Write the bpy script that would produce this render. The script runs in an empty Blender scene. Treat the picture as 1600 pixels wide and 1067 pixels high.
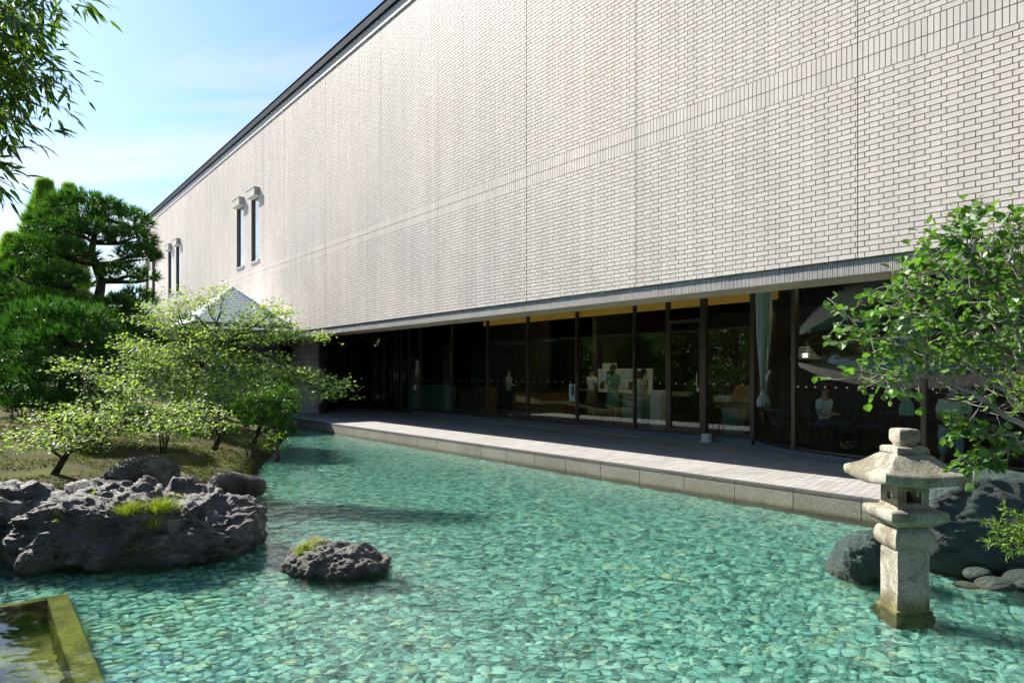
import bpy, bmesh, math, random
import numpy as np
from mathutils import Vector, Matrix, noise as mn

random.seed(7)
rng = np.random.default_rng(7)
C = bpy.context.scene.collection
sc = bpy.context.scene

# ------------------------------------------------------------------ camera, sky, sun, exposure
EYE = 1.824
F = 1066.67
HORIZ = 583.3
cam_data = bpy.data.cameras.new("camera")
cam = bpy.data.objects.new("camera", cam_data)
C.objects.link(cam)
cam.location = (0, 0, EYE)
cam.rotation_euler = (math.radians(90), 0, 0)
cam_data.sensor_width = 36
cam_data.lens = 24
cam_data.shift_y = (HORIZ - 533.5) / 1600
cam_data.clip_start = 0.1
cam_data.clip_end = 2000
sc.camera = cam

SUN = Vector((2.675, -1.775, -2.57)).normalized()
SUN_EL = math.asin(-SUN.z)
SUN_AZ = math.atan2(-SUN.x, -SUN.y)
world = bpy.data.worlds.new("World")
sc.world = world
world.use_nodes = True
wn, wl = world.node_tree.nodes, world.node_tree.links
wn.clear()
w_out = wn.new("ShaderNodeOutputWorld")
w_bg = wn.new("ShaderNodeBackground")
w_sky = wn.new("ShaderNodeTexSky")
w_sky.sky_type = 'NISHITA'
w_sky.sun_disc = False
w_sky.sun_elevation = SUN_EL
w_sky.sun_rotation = SUN_AZ
w_sky.air_density = 1.0
w_sky.dust_density = 0.8
w_sky.ozone_density = 1.6
w_bg.inputs["Strength"].default_value = 0.066
# thin streaks of cloud, everywhere in the sky, denser towards the horizon as real cirrus looks
w_tc = wn.new("ShaderNodeTexCoord")
w_sep = wn.new("ShaderNodeSeparateXYZ"); wl.new(w_tc.outputs["Generated"], w_sep.inputs[0])
def wmath(op, a, b=None, clamp=False):
    n = wn.new("ShaderNodeMath"); n.operation = op; n.use_clamp = clamp
    for k, v in enumerate((a, b)):
        if v is None: continue
        if isinstance(v, (int, float)): n.inputs[k].default_value = v
        else: wl.new(v, n.inputs[k])
    return n.outputs[0]
zz = wmath('ADD', wmath('MAXIMUM', w_sep.outputs[2], 0.0), 0.16)
cx = wmath('DIVIDE', w_sep.outputs[0], zz); cy = wmath('DIVIDE', w_sep.outputs[1], zz)
w_cmb = wn.new("ShaderNodeCombineXYZ"); wl.new(wmath('MULTIPLY', cx, .7), w_cmb.inputs[0]); wl.new(wmath('MULTIPLY', cy, 3.4), w_cmb.inputs[1])
w_n = wn.new("ShaderNodeTexNoise"); w_n.inputs["Scale"].default_value = 0.62; w_n.inputs["Detail"].default_value = 8
w_n.inputs["Roughness"].default_value = 0.58; w_n.inputs["Distortion"].default_value = 0.7
wl.new(w_cmb.outputs[0], w_n.inputs["Vector"])
w_ramp = wn.new("ShaderNodeValToRGB")
w_ramp.color_ramp.elements[0].position = 0.45; w_ramp.color_ramp.elements[1].position = 0.60
wl.new(w_n.outputs["Fac"], w_ramp.inputs[0])
w_mix = wn.new("ShaderNodeMix"); w_mix.data_type = 'RGBA'
wl.new(wmath('MULTIPLY', w_ramp.outputs[0], wmath('SUBTRACT', 1.15, wmath('MULTIPLY', w_sep.outputs[2], 2.0), True)), w_mix.inputs["Factor"])
w_gam = wn.new("ShaderNodeMix"); w_gam.data_type = 'RGBA'; w_gam.blend_type = 'MULTIPLY'
w_gam.inputs["Factor"].default_value = 1.0
w_gam.inputs["B"].default_value = (.74, .90, 1.0, 1)
wl.new(w_sky.outputs[0], w_gam.inputs["A"])
wl.new(w_gam.outputs["Result"], w_mix.inputs["A"])
w_mix.inputs["B"].default_value = (5.2, 5.3, 5.4, 1)
wl.new(w_mix.outputs["Result"], w_bg.inputs["Color"])
wl.new(w_bg.outputs[0], w_out.inputs["Surface"])

sun_data = bpy.data.lights.new("sun", 'SUN')
sun = bpy.data.objects.new("sun", sun_data)
C.objects.link(sun)
sun_data.energy = 4.6
sun_data.angle = math.radians(0.53)
sun_data.color = (1.0, 0.95, 0.87)
sun.rotation_euler = SUN.to_track_quat('-Z', 'Y').to_euler()
sc.view_settings.view_transform = 'Standard'
sc.view_settings.look = 'None'
sc.view_settings.gamma = 1
sc.view_settings.use_curve_mapping = False
sc.view_settings.exposure = 1.55
sc.cycles.max_bounces = 10
sc.cycles.diffuse_bounces = 4
sc.cycles.glossy_bounces = 4
sc.cycles.transmission_bounces = 8
sc.cycles.transparent_max_bounces = 16
sc.cycles.sample_clamp_indirect = 10.0

# ------------------------------------------------------------------ frames and helpers
TH = math.atan(842.0 / F)
CT, ST = math.cos(TH), math.sin(TH)
FROT = TH - math.pi / 2
# building frame: local x = -t (towards the right of the photo), local y = D (into the building)
def L2W(t, D, z=0.0):
    return (D * CT - t * ST, D * ST + t * CT, z)
def W2L(X, Y):
    return (-ST * X + CT * Y, CT * X + ST * Y)      # t, D
def PX(x, y, Z):
    """a point of the photograph (1600 wide) at distance Z ahead -> world"""
    return Vector(((x - 800) / F * Z, Z, EYE - (y - HORIZ) / F * Z))
def t_of(x, D):
    return F * D / (CT * CT) / (x + 42) - D * math.tan(TH)

def setp(o, label=None, cat=None, group=None, kind=None):
    if label: o["label"] = label
    if cat: o["category"] = cat
    if group: o["group"] = group
    if kind: o["kind"] = kind
    return o
def empty(name, loc=(0, 0, 0), rz=0.0, label=None, cat=None, group=None, kind=None, parent=None):
    o = bpy.data.objects.new(name, None); C.objects.link(o)
    o.location = loc; o.rotation_euler = (0, 0, rz); o.empty_display_size = .1
    if parent: o.parent = parent
    return setp(o, label, cat, group, kind)
def link(name, me, mat=None, parent=None, **kw):
    o = bpy.data.objects.new(name, me); C.objects.link(o)
    if mat is not None and not me.materials: me.materials.append(mat)
    if parent: o.parent = parent
    return setp(o, **kw)
def mesh_np(name, v, f, smooth=False, attrs=None, mat=None):
    """v (N,3), f (M,k) all the same k; attrs: dict name -> per-face float"""
    me = bpy.data.meshes.new(name)
    v = np.asarray(v, np.float32); f = np.asarray(f, np.int32)
    M, k = f.shape
    me.vertices.add(len(v)); me.vertices.foreach_set("co", v.ravel())
    me.loops.add(M * k); me.loops.foreach_set("vertex_index", f.ravel())
    me.polygons.add(M)
    me.polygons.foreach_set("loop_start", np.arange(0, M * k, k, dtype=np.int32))
    me.polygons.foreach_set("use_smooth", np.full(M, bool(smooth)))
    me.update(calc_edges=True)
    if attrs:
        for n, a in attrs.items():
            at = me.attributes.new(n, 'FLOAT', 'FACE'); at.data.foreach_set("value", np.asarray(a, np.float32))
    if mat is not None: me.materials.append(mat)
    return me

class MB:
    """collects boxes, prisms and tubes into one mesh"""
    def __init__(s): s.v = []; s.f = []
    def add(s, vs, fs):
        b = len(s.v); s.v += [tuple(p) for p in vs]; s.f += [tuple(b + i for i in q) for q in fs]
    def box(s, a, b):
        x0, y0, z0 = (min(a[i], b[i]) for i in range(3)); x1, y1, z1 = (max(a[i], b[i]) for i in range(3))
        s.add([(x0,y0,z0),(x1,y0,z0),(x1,y1,z0),(x0,y1,z0),(x0,y0,z1),(x1,y0,z1),(x1,y1,z1),(x0,y1,z1)],
              [(0,3,2,1),(4,5,6,7),(0,1,5,4),(1,2,6,5),(2,3,7,6),(3,0,4,7)])
    def bt(s, t0, t1, D0, D1, z0, z1):       # box in building coordinates (local x = -t)
        s.box((-t0, D0, z0), (-t1, D1, z1))
    def prism(s, pts, z0, z1):
        n = len(pts)
        s.add([(p[0], p[1], z0) for p in pts] + [(p[0], p[1], z1) for p in pts],
              [tuple(range(n))[::-1], tuple(range(n, 2*n))] + [(i, (i+1) % n, n + (i+1) % n, n + i) for i in range(n)])
    def tube(s, pts, rads, sides=8, cap=True):
        pts = [Vector(p) for p in pts]; n = len(pts)
        up = Vector((0.13, 0.21, 1)).normalized(); rings = []
        for i, p in enumerate(pts):
            d = (pts[min(i+1, n-1)] - pts[max(i-1, 0)])
            if d.length < 1e-9: d = Vector((0, 0, 1))
            d.normalize()
            a = d.cross(up)
            if a.length < 1e-3: a = d.cross(Vector((1, 0, 0)))
            a.normalize(); b = d.cross(a)
            r = rads[i] if hasattr(rads, '__len__') else rads
            rings.append([p + (a * math.cos(2*math.pi*k/sides) + b * math.sin(2*math.pi*k/sides)) * r for k in range(sides)])
        vs = [q for r in rings for q in r]
        fs = [(i*sides + k, (i+1)*sides + k, (i+1)*sides + (k+1) % sides, i*sides + (k+1) % sides) for i in range(n-1) for k in range(sides)]
        if cap: fs += [tuple(range(sides)), tuple(range((n-1)*sides, n*sides))[::-1]]
        s.add(vs, fs)
    def lathe(s, prof, c=(0, 0), seg=24):
        n = len(prof)
        vs = [(c[0] + r*math.cos(2*math.pi*k/seg), c[1] + r*math.sin(2*math.pi*k/seg), z) for r, z in prof for k in range(seg)]
        fs = [(i*seg + k, i*seg + (k+1) % seg, (i+1)*seg + (k+1) % seg, (i+1)*seg + k) for i in range(n-1) for k in range(seg)]
        fs += [tuple(range(seg))[::-1], tuple(range((n-1)*seg, n*seg))]
        s.add(vs, fs)
    def mesh(s, name, mat=None, smooth=False, bevel=0.0):
        me = bpy.data.meshes.new(name); me.from_pydata(s.v, [], s.f); me.update()
        if not bevel and len(s.f) < 400:
            bm = bmesh.new(); bm.from_mesh(me); bmesh.ops.recalc_face_normals(bm, faces=bm.faces); bm.to_mesh(me); bm.free()
        if bevel:
            bm = bmesh.new(); bm.from_mesh(me)
            bmesh.ops.recalc_face_normals(bm, faces=bm.faces)
            bmesh.ops.bevel(bm, geom=bm.edges[:], offset=bevel, segments=2, affect='EDGES', profile=0.6, clamp_overlap=True)
            bm.to_mesh(me); bm.free()
        if smooth: me.polygons.foreach_set("use_smooth", [True] * len(me.polygons))
        if mat is not None: me.materials.append(mat)
        return me
    def obj(s, name, mat, parent=None, smooth=False, bevel=0.0, **kw):
        return link(name, s.mesh(name, mat, smooth, bevel), None, parent, **kw)

# ------------------------------------------------------------------ materials
def nodes_of(name):
    m = bpy.data.materials.new(name); m.use_nodes = True
    nt = m.node_tree; nt.nodes.clear()
    out = nt.nodes.new("ShaderNodeOutputMaterial")
    return m, nt, out
class NT:
    def __init__(s, nt): s.nt = nt
    def n(s, t, **kw):
        x = s.nt.nodes.new(t)
        for k, v in kw.items():
            if k.startswith('i_'): x.inputs[k[2:].replace('_', ' ')].default_value = v
            else: setattr(x, k, v)
        return x
    def l(s, a, b): s.nt.links.new(a, b)
    def math(s, op, a, b=None, clamp=False):
        x = s.nt.nodes.new("ShaderNodeMath"); x.operation = op; x.use_clamp = clamp
        for k, v in enumerate((a, b)):
            if v is None: continue
            if isinstance(v, (int, float)): x.inputs[k].default_value = v
            else: s.l(v, x.inputs[k])
        return x.outputs[0]
    def ramp(s, fac, stops):
        r = s.nt.nodes.new("ShaderNodeValToRGB"); cr = r.color_ramp
        while len(cr.elements) < len(stops): cr.elements.new(0.5)
        for e, (p, c) in zip(cr.elements, stops):
            e.position = p; e.color = (*c, 1) if len(c) == 3 else c
        s.l(fac, r.inputs[0]); return r.outputs[0]
    def noise(s, vec, scale, detail=4, rough=.55, dist=0.0):
        x = s.nt.nodes.new("ShaderNodeTexNoise"); x.inputs["Scale"].default_value = scale
        x.inputs["Detail"].default_value = detail; x.inputs["Roughness"].default_value = rough; x.inputs["Distortion"].default_value = dist
        if vec is not None: s.l(vec, x.inputs["Vector"])
        return x.outputs["Fac"]
    def mix(s, fac, a, b, mode='MIX'):
        x = s.nt.nodes.new("ShaderNodeMix"); x.data_type = 'RGBA'; x.blend_type = mode
        for k, v in (("Factor", fac), ("A", a), ("B", b)):
            if isinstance(v, (int, float)): x.inputs[k].default_value = v
            elif isinstance(v, tuple): x.inputs[k].default_value = (*v, 1) if len(v) == 3 else v
            else: s.l(v, x.inputs[k])
        return x.outputs["Result"]
    def pos(s): return s.n("ShaderNodeNewGeometry").outputs["Position"]
    def objc(s): return s.n("ShaderNodeTexCoord").outputs["Object"]
    def rnd(s):
        """a random number per piece: face attribute in joined meshes plus the object's own"""
        a = s.n("ShaderNodeAttribute", attribute_name="rnd"); o = s.n("ShaderNodeObjectInfo")
        return s.math('FRACT', s.math('ADD', a.outputs["Fac"], o.outputs["Random"]))
    def bump(s, h, strength=.3, dist=.01):
        b = s.n("ShaderNodeBump"); b.inputs["Strength"].default_value = strength; b.inputs["Distance"].default_value = dist
        s.l(h, b.inputs["Height"]); return b.outputs[0]
def princ(name, color, rough=.6, spec=.5, metal=0.0, build=None):
    """build(q, p): custom node graph feeding principled p"""
    m, nt, out = nodes_of(name); q = NT(nt)
    p = q.n("ShaderNodeBsdfPrincipled")
    p.inputs["Base Color"].default_value = (*color, 1); p.inputs["Roughness"].default_value = rough
    p.inputs["Metallic"].default_value = metal; p.inputs["Specular IOR Level"].default_value = spec
    q.l(p.outputs[0], out.inputs[0])
    if build: build(q, p)
    return m
def varied(c0, c1, scale=3.0, bscale=40, bump=.25, piece=0.0, detail=6, fine=0.0, fscale=180, dist=.006):
    def b(q, p):
        v = q.pos()
        col = q.mix(q.ramp(q.noise(v, scale, detail), [(.32, (0, 0, 0)), (.68, (1, 1, 1))]), c0, c1)
        if fine: col = q.mix(fine, col, q.ramp(q.noise(v, fscale, 2), [(.35, (.25, .25, .25)), (.62, (1.0, 1.0, 1.0))]), 'MULTIPLY')
        if piece:
            r = q.rnd()
            col = q.mix(1.0, col, q.ramp(r, [(0, (1-piece,)*3), (1, (1+piece*.3, 1+piece*.3, 1+piece*.25))]), 'MULTIPLY')
        q.l(col, p.inputs["Base Color"])
        if bump: q.l(q.bump(q.noise(v, bscale, 5), bump, dist), p.inputs["Normal"])
    return b

def brick_build(q, p):
    v = q.pos(); r = q.rnd()
    base = q.ramp(r, [(0, (.59, .523, .482)), (.2, (.615, .55, .51)), (.7, (.63, .564, .522)), (.9, (.652, .588, .54)), (1, (.63, .55, .49))])
    large = q.ramp(q.noise(v, .35, 4), [(.35, (.93, .93, .95)), (.65, (1.03, 1.02, 1.0))])
    streak = q.n("ShaderNodeMapping"); streak.inputs["Scale"].default_value = (3, 3, .25); q.l(v, streak.inputs[0])
    st = q.ramp(q.noise(streak.outputs[0], 1.2, 6), [(.4, (.90, .90, .90)), (.62, (1, 1, 1))])
    col = q.mix(1.0, q.mix(1.0, base, large, 'MULTIPLY'), st, 'MULTIPLY')
    grain = q.ramp(q.noise(v, 220, 2), [(.3, (.86, .86, .86)), (.7, (1.04, 1.04, 1.04))])
    q.l(q.mix(.8, col, grain, 'MULTIPLY'), p.inputs["Base Color"])
    q.l(q.bump(q.noise(v, 160, 3), .18, .002), p.inputs["Normal"])
M = {}
M["brick"] = princ("glazed_wall_tile", (.56, .52, .48), .6, .12, build=brick_build)
M['mortar'] = princ("dark_mortar", (.16, .145, .14), .9, .2, build=varied((.29, .265, .25), (.37, .34, .325), 2, 200, .3))
M['fascia'] = princ("ribbed_fascia_tile", (.36, .33, .32), .6, .4, build=varied((.34, .31, .30), (.42, .385, .37), 1.5, 90, .3, piece=.14))
M['soffit'] = princ("soffit_board", (.36, .31, .22), .7, .3, build=varied((.33, .28, .2), (.40, .34, .25), 2, 80, .2, piece=.12))
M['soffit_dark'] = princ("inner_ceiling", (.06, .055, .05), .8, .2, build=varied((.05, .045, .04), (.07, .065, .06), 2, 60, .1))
M['coping'] = princ("blue_grey_metal_coping", (.008, .015, .032), .8, .05, 0, build=varied((.007, .014, .030), (.012, .022, .042), 1.2, 30, .08))
M['frame'] = princ("bronze_window_frame", (.11, .09, .07), .42, .5, .5, build=varied((.10, .08, .062), (.13, .105, .08), 3, 60, .06))
M['grout_dark'] = princ('dark_grout', (.07, .062, .06), .9, .2, build=varied((.06, .053, .05), (.085, .075, .072), 3, 90, .1))
M['sealant'] = princ("control_joint_sealant", (.085, .08, .10), .7, .3)
M['granite'] = princ("kerb_granite", (.30, .29, .25), .75, .4, build=None)
def gran(q, p):
    v = q.pos()
    sp = q.ramp(q.noise(v, 95, 3, .7), [(.38, (.06, .058, .05)), (.5, (.165, .16, .137)), (.62, (.29, .28, .245))])
    big = q.ramp(q.noise(v, 1.7, 5), [(.3, (.82, .81, .74)), (.7, (1.06, 1.05, 1.0))])
    sep = q.n("ShaderNodeSeparateXYZ"); q.l(v, sep.inputs[0])
    wet = q.ramp(q.math('ADD', sep.outputs[2], q.math('MULTIPLY', q.noise(v, 6, 4), .05)), [(.0, (.45, .44, .32)), (.035, (.55, .54, .38)), (.075, (.93, .92, .80)), (.18, (1, 1, 1))])
    r = q.rnd()
    pc = q.ramp(r, [(0, (.88, .88, .88)), (1, (1.06, 1.06, 1.06))])
    col = q.mix(1.0, q.mix(1.0, q.mix(1.0, sp, big, 'MULTIPLY'), wet, 'MULTIPLY'), pc, 'MULTIPLY')
    q.l(col, p.inputs["Base Color"])
    q.l(q.bump(q.noise(v, 110, 3), .35, .004), p.inputs["Normal"])
M['granite'] = princ("kerb_granite", (.3, .29, .25), .75, .4, build=gran)
M['granite_cap'] = princ("kerb_cap_granite", (.2, .2, .19), .75, .4, build=varied((.065, .065, .062), (.11, .108, .10), 2, 100, .3, piece=.1, fine=.6, fscale=90))
M['paver'] = princ("deck_paver", (.42, .40, .38), .7, .4, build=varied((.30, .285, .27), (.36, .343, .325), 1.1, 130, .25, piece=.16))
M['paver_joint'] = princ("paver_bedding", (.17, .16, .15), .9, .2, build=varied((.14, .13, .12), (.2, .19, .18), 5, 90, .2))
M['plinth'] = princ("plinth_tile", (.16, .18, .21), .6, .4, build=varied((.14, .16, .19), (.18, .20, .235), 2, 60, .2, piece=.1))
M['column_tile'] = princ("column_tile", (.40, .36, .35), .5, .5, build=varied((.37, .33, .325), (.43, .39, .38), 2, 60, .15, piece=.12))
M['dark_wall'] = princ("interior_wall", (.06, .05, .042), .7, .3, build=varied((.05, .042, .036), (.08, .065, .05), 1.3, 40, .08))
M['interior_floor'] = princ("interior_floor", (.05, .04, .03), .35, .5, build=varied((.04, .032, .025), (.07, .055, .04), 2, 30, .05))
M['white_panel'] = princ("white_panel", (.62, .64, .62), .5, .4, build=varied((.58, .6, .58), (.66, .68, .66), 2, 50, .03))
M['blue_panel'] = princ("pale_blue_panel", (.38, .58, .62), .5, .4, build=varied((.36, .55, .6), (.41, .6, .64), 2, 50, .03))
M['teal_panel'] = princ("teal_counter", (.16, .27, .27), .5, .4, build=varied((.14, .25, .25), (.19, .30, .30), 2, 50, .03))
M['wood'] = princ("brown_wood", (.16, .075, .03), .5, .4, build=varied((.13, .06, .025), (.20, .095, .04), 3, 50, .08))
M['black'] = princ("black_lacquer", (.02, .02, .02), .35, .5, build=varied((.015, .015, .015), (.03, .028, .027), 4, 60, .04))
M['steel'] = princ("brushed_steel", (.6, .6, .58), .3, .5, 1.0, build=varied((.55, .55, .53), (.65, .65, .63), 12, 80, .03))
M['curtain'] = princ("pale_curtain", (.50, .60, .58), .8, .2, build=varied((.46, .56, .54), (.56, .66, .64), 6, 60, .1))
M['sticker'] = princ("safety_sticker", (.85, .85, .82), .5, .4)
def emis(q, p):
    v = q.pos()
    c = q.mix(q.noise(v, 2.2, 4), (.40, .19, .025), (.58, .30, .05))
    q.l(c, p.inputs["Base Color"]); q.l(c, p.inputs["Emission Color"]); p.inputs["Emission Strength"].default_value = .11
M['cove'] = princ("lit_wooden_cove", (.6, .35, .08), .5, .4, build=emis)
def roofm(q, p):
    v = q.pos()
    q.l(q.mix(q.noise(v, 4, 5), (.74, .80, .82), (.90, .94, .95)), p.inputs["Base Color"])
M['roof_metal'] = princ("pale_metal_roofing", (.5, .55, .58), .33, .5, .85, build=roofm)
M['eave'] = princ("dark_green_eave", (.035, .06, .06), .4, .5, .2, build=varied((.03, .05, .05), (.045, .07, .07), 2, 40, .05))

def glass_mat(name, tint, ior=1.5, rough=0.0, wav=0.0):
    m, nt, out = nodes_of(name); q = NT(nt)
    tr = q.n("ShaderNodeBsdfTransparent"); tr.inputs[0].default_value = (*tint, 1)
    gl = q.n("ShaderNodeBsdfGlossy"); gl.inputs["Color"].default_value = (1, 1, 1, 1); gl.inputs["Roughness"].default_value = rough
    geo = q.n("ShaderNodeNewGeometry"); dot = q.n("ShaderNodeVectorMath", operation='DOT_PRODUCT')
    q.l(geo.outputs["Incoming"], dot.inputs[0]); q.l(geo.outputs["Normal"], dot.inputs[1])
    f0 = ((ior - 1)/(ior + 1))**2          # Schlick's Fresnel, the same from both faces of the pane
    fr = q.math('ADD', f0, q.math('MULTIPLY', 1 - f0, q.math('POWER', q.math('SUBTRACT', 1.0, q.math('ABSOLUTE', dot.outputs["Value"])), 5.0)), True)
    if wav:
        b = q.bump(q.noise(q.pos(), .9, 2), wav, .01); q.l(b, gl.inputs["Normal"])
    mx = q.n("ShaderNodeMixShader"); q.l(fr, mx.inputs[0]); q.l(tr.outputs[0], mx.inputs[1]); q.l(gl.outputs[0], mx.inputs[2])
    q.l(mx.outputs[0], out.inputs[0]); return m
M['glass'] = glass_mat("window_glass", (.80, .89, .86), 1.62, 0.0, .15)
M['glass_blue'] = glass_mat("upper_window_glass", (.35, .42, .5), 6.0)

def leaf_mat(name, c0, c1, trans=.45, rough=.45, gloss=.5, tcol=None):
    m, nt, out = nodes_of(name); q = NT(nt)
    r = q.rnd(); v = q.pos()
    r2 = q.math('ADD', q.math('MULTIPLY', r, .65), q.math('MULTIPLY', q.noise(v, 2.0, 3), .35))
    col = q.mix(r2, c0, c1)
    p = q.n("ShaderNodeBsdfPrincipled"); q.l(col, p.inputs["Base Color"]); p.inputs["Roughness"].default_value = rough
    p.inputs["Specular IOR Level"].default_value = gloss
    t = q.n("ShaderNodeBsdfTranslucent")
    tc = q.mix(1.0, col, tcol or (1.5, 1.6, .6), 'MULTIPLY'); q.l(tc, t.inputs[0])
    mx = q.n("ShaderNodeMixShader"); mx.inputs[0].default_value = trans
    q.l(p.outputs[0], mx.inputs[1]); q.l(t.outputs[0], mx.inputs[2]); q.l(mx.outputs[0], out.inputs[0]); return m
M['pine'] = leaf_mat("pine_needles", (.022, .075, .012), (.075, .18, .025), .30, .5, .3)
M['pine_dark'] = leaf_mat("dark_pine_needles", (.022, .08, .014), (.06, .16, .025), .28, .5, .3)
M['lime'] = leaf_mat("lime_conifer", (.09, .20, .025), (.19, .32, .05), .42, .5, .3)
M['maple'] = leaf_mat("maple_leaf", (.075, .15, .035), (.27, .34, .14), .46, .5, .3, (1.8, 1.85, .65))
M['katsura'] = leaf_mat("round_leaf", (.03, .095, .018), (.13, .24, .045), .34, .42, .45, (1.7, 1.9, .5))
M['bamboo'] = leaf_mat("bamboo_leaf", (.014, .050, .010), (.10, .17, .025), .42, .4, .5, (1.8, 1.8, .5))
M['yew'] = leaf_mat("fresh_needles", (.12, .24, .03), (.24, .38, .05), .35, .45, .4)
M['moss'] = leaf_mat("bright_moss", (.25, .33, .03), (.45, .52, .07), .3, .8, .1, (1.2, 1.2, .6))
M['grass'] = leaf_mat("grass_blade", (.10, .17, .02), (.26, .33, .05), .4, .5, .3, (1.3, 1.3, .5))
M['groundleaf'] = leaf_mat('ground_moss_leaf', (.045, .065, .014), (.17, .19, .04), .25, .7, .1, (1.2, 1.2, .5))
M['hedge'] = leaf_mat("broad_evergreen", (.02, .055, .012), (.07, .14, .03), .3, .6, .12)
M['bark'] = princ("dark_bark", (.05, .038, .03), .9, .2, build=varied((.03, .022, .017), (.085, .065, .05), 9, 30, .9, dist=.02))
M['bark_grey'] = princ("grey_twig_bark", (.22, .19, .17), .8, .3, build=varied((.16, .145, .13), (.40, .365, .335), 14, 60, .5))
def ground_b(q, p):
    v = q.pos()
    a = q.ramp(q.noise(v, 1.1, 7, .62), [(.34, (.04, .028, .018)), (.44, (.08, .058, .03)), (.50, (.06, .062, .018)), (.70, (.10, .11, .026))])
    b = q.ramp(q.noise(v, 28, 4, .7), [(.3, (.55, .55, .55)), (.7, (1.25, 1.25, 1.2))])
    q.l(q.mix(1.0, a, b, 'MULTIPLY'), p.inputs["Base Color"])
    q.l(q.bump(q.noise(v, 22, 8, .7), .9, .03), p.inputs["Normal"])
M['ground'] = princ("mossy_soil", (.14, .12, .05), .95, .1, build=ground_b)
def rock_b(c0, c1, c2, algae):
    def b(q, p):
        v = q.pos()
        n1 = q.noise(v, 3.2, 8, .62, .6)
        col = q.ramp(n1, [(.3, c0), (.5, c1), (.68, c2)])
        mp = q.n("ShaderNodeMapping"); mp.inputs["Rotation"].default_value = (.3, .5, .6); mp.inputs["Scale"].default_value = (1.2, 7, 5); q.l(v, mp.inputs[0])
        vein = q.ramp(q.noise(mp.outputs[0], 1.6, 6, .6, .5), [(.55, (0, 0, 0)), (.72, (1, 1, 1))])
        col = q.mix(q.math('MULTIPLY', vein, .35), col, tuple(min(1, x * 1.9) for x in c2))
        sp = q.ramp(q.noise(v, 75, 3, .7), [(.32, (.6, .6, .6)), (.66, (1.2, 1.2, 1.2))])
        col = q.mix(.85, col, sp, 'MULTIPLY')
        sep = q.n("ShaderNodeSeparateXYZ"); q.l(v, sep.inputs[0])
        low = q.ramp(q.math('ADD', sep.outputs[2], q.math('MULTIPLY', q.math('SUBTRACT', q.noise(v, 5, 4), .5), .16)), [(.0, (1, 1, 1)), (.06, (.55, .55, .55)), (.2, (0, 0, 0))])
        q.l(q.mix(q.math('MULTIPLY', low, .75), col, algae), p.inputs["Base Color"])
        h = q.math('ADD', q.noise(v, 11, 10, .72, .6), q.math('MULTIPLY', q.noise(mp.outputs[0], 3.0, 10, .66, 1.2), 1.2))
        q.l(q.bump(h, 1.0, .06), p.inputs["Normal"])
        q.l(q.ramp(n1, [(.3, (.5,)*3), (.7, (.75,)*3)]), p.inputs["Roughness"])
    return b
M['rock'] = princ("dark_folded_rock", (.1, .095, .095), .7, .4, build=rock_b((.062, .058, .052), (.14, .131, .12), (.27, .256, .236), (.035, .04, .02)))
M['rock_green'] = princ("green_schist_rock", (.08, .12, .11), .55, .5, build=rock_b((.016, .036, .032), (.030, .064, .058), (.065, .12, .108), (.04, .045, .022)))
M['rock_brown'] = princ("brown_stone", (.12, .1, .08), .7, .4, build=rock_b((.03, .025, .022), (.06, .05, .044), (.13, .11, .10), (.06, .035, .02)))
def lant(q, p):
    v = q.pos()
    g = q.ramp(q.noise(v, 85, 3, .75), [(.32, (.15, .137, .108)), (.5, (.31, .29, .235)), (.66, (.44, .42, .35))])
    st = q.ramp(q.noise(v, 4.2, 7, .65, .5), [(.42, (.42, .38, .33)), (.56, (1, 1, 1))])
    gr = q.ramp(q.noise(v, 2.6, 6, .6), [(.5, (1, 1, 1)), (.75, (.80, .84, .62))])
    sep = q.n("ShaderNodeSeparateXYZ"); q.l(v, sep.inputs[0])
    low = q.ramp(sep.outputs[2], [(0, (.42, .40, .20)), (.06, (.60, .57, .40)), (.16, (1, 1, 1))])
    q.l(q.mix(1.0, q.mix(1.0, q.mix(.8, g, st, 'MULTIPLY'), gr, 'MULTIPLY'), low, 'MULTIPLY'), p.inputs["Base Color"])
    h = q.math('ADD', q.noise(v, 60, 5, .75), q.math('MULTIPLY', q.noise(v, 9, 4), 1.2))
    q.l(q.bump(h, .8, .012), p.inputs["Normal"])
M['lantern'] = princ("weathered_granite", (.34, .32, .25), .88, .25, build=lant)
def peb(q, p):
    v = q.pos(); r = q.rnd()
    n = q.noise(v, .8, 3)
    k = q.math('ADD', q.math('MULTIPLY', r, .8), q.math('MULTIPLY', n, .2))
    col = q.ramp(k, [(0, (.03, .12, .10)), (.15, (.10, .27, .22)), (.4, (.19, .45, .37)), (.62, (.26, .54, .46)), (.82, (.36, .64, .50)), (.93, (.42, .52, .28)), (1, (.60, .64, .52))])
    sp = q.ramp(q.noise(v, 60, 4, .7), [(.3, (.75, .75, .75)), (.7, (1.15, 1.15, 1.15))])
    q.l(q.mix(1.0, col, sp, 'MULTIPLY'), p.inputs["Base Color"])
M['pebble'] = princ("green_pebble", (.13, .33, .25), .6, .3, build=peb)
M['bed'] = princ("pond_bed_silt", (.05, .13, .10), .9, .1, build=varied((.07, .19, .155), (.13, .30, .24), 6, 60, .3))
M['algae'] = princ("algae_concrete", (.3, .3, .06), .9, .1, build=varied((.09, .10, .028), (.27, .255, .06), 5, 60, .4, fine=.5, fscale=60))
M['plinth_brown'] = princ('brown_reveal_tile', (.13, .095, .08), .6, .4, build=varied((.11, .08, .07), (.16, .12, .10), 3, 60, .1))
M['hood'] = princ('window_hood_tile', (.36, .34, .31), .6, .4, build=varied((.33, .31, .28), (.40, .38, .35), 2, 60, .15))
M['parapet'] = princ('parapet_tile', (.46, .43, .43), .6, .4, build=varied((.43, .41, .41), (.50, .47, .46), 2, 60, .1))
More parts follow.
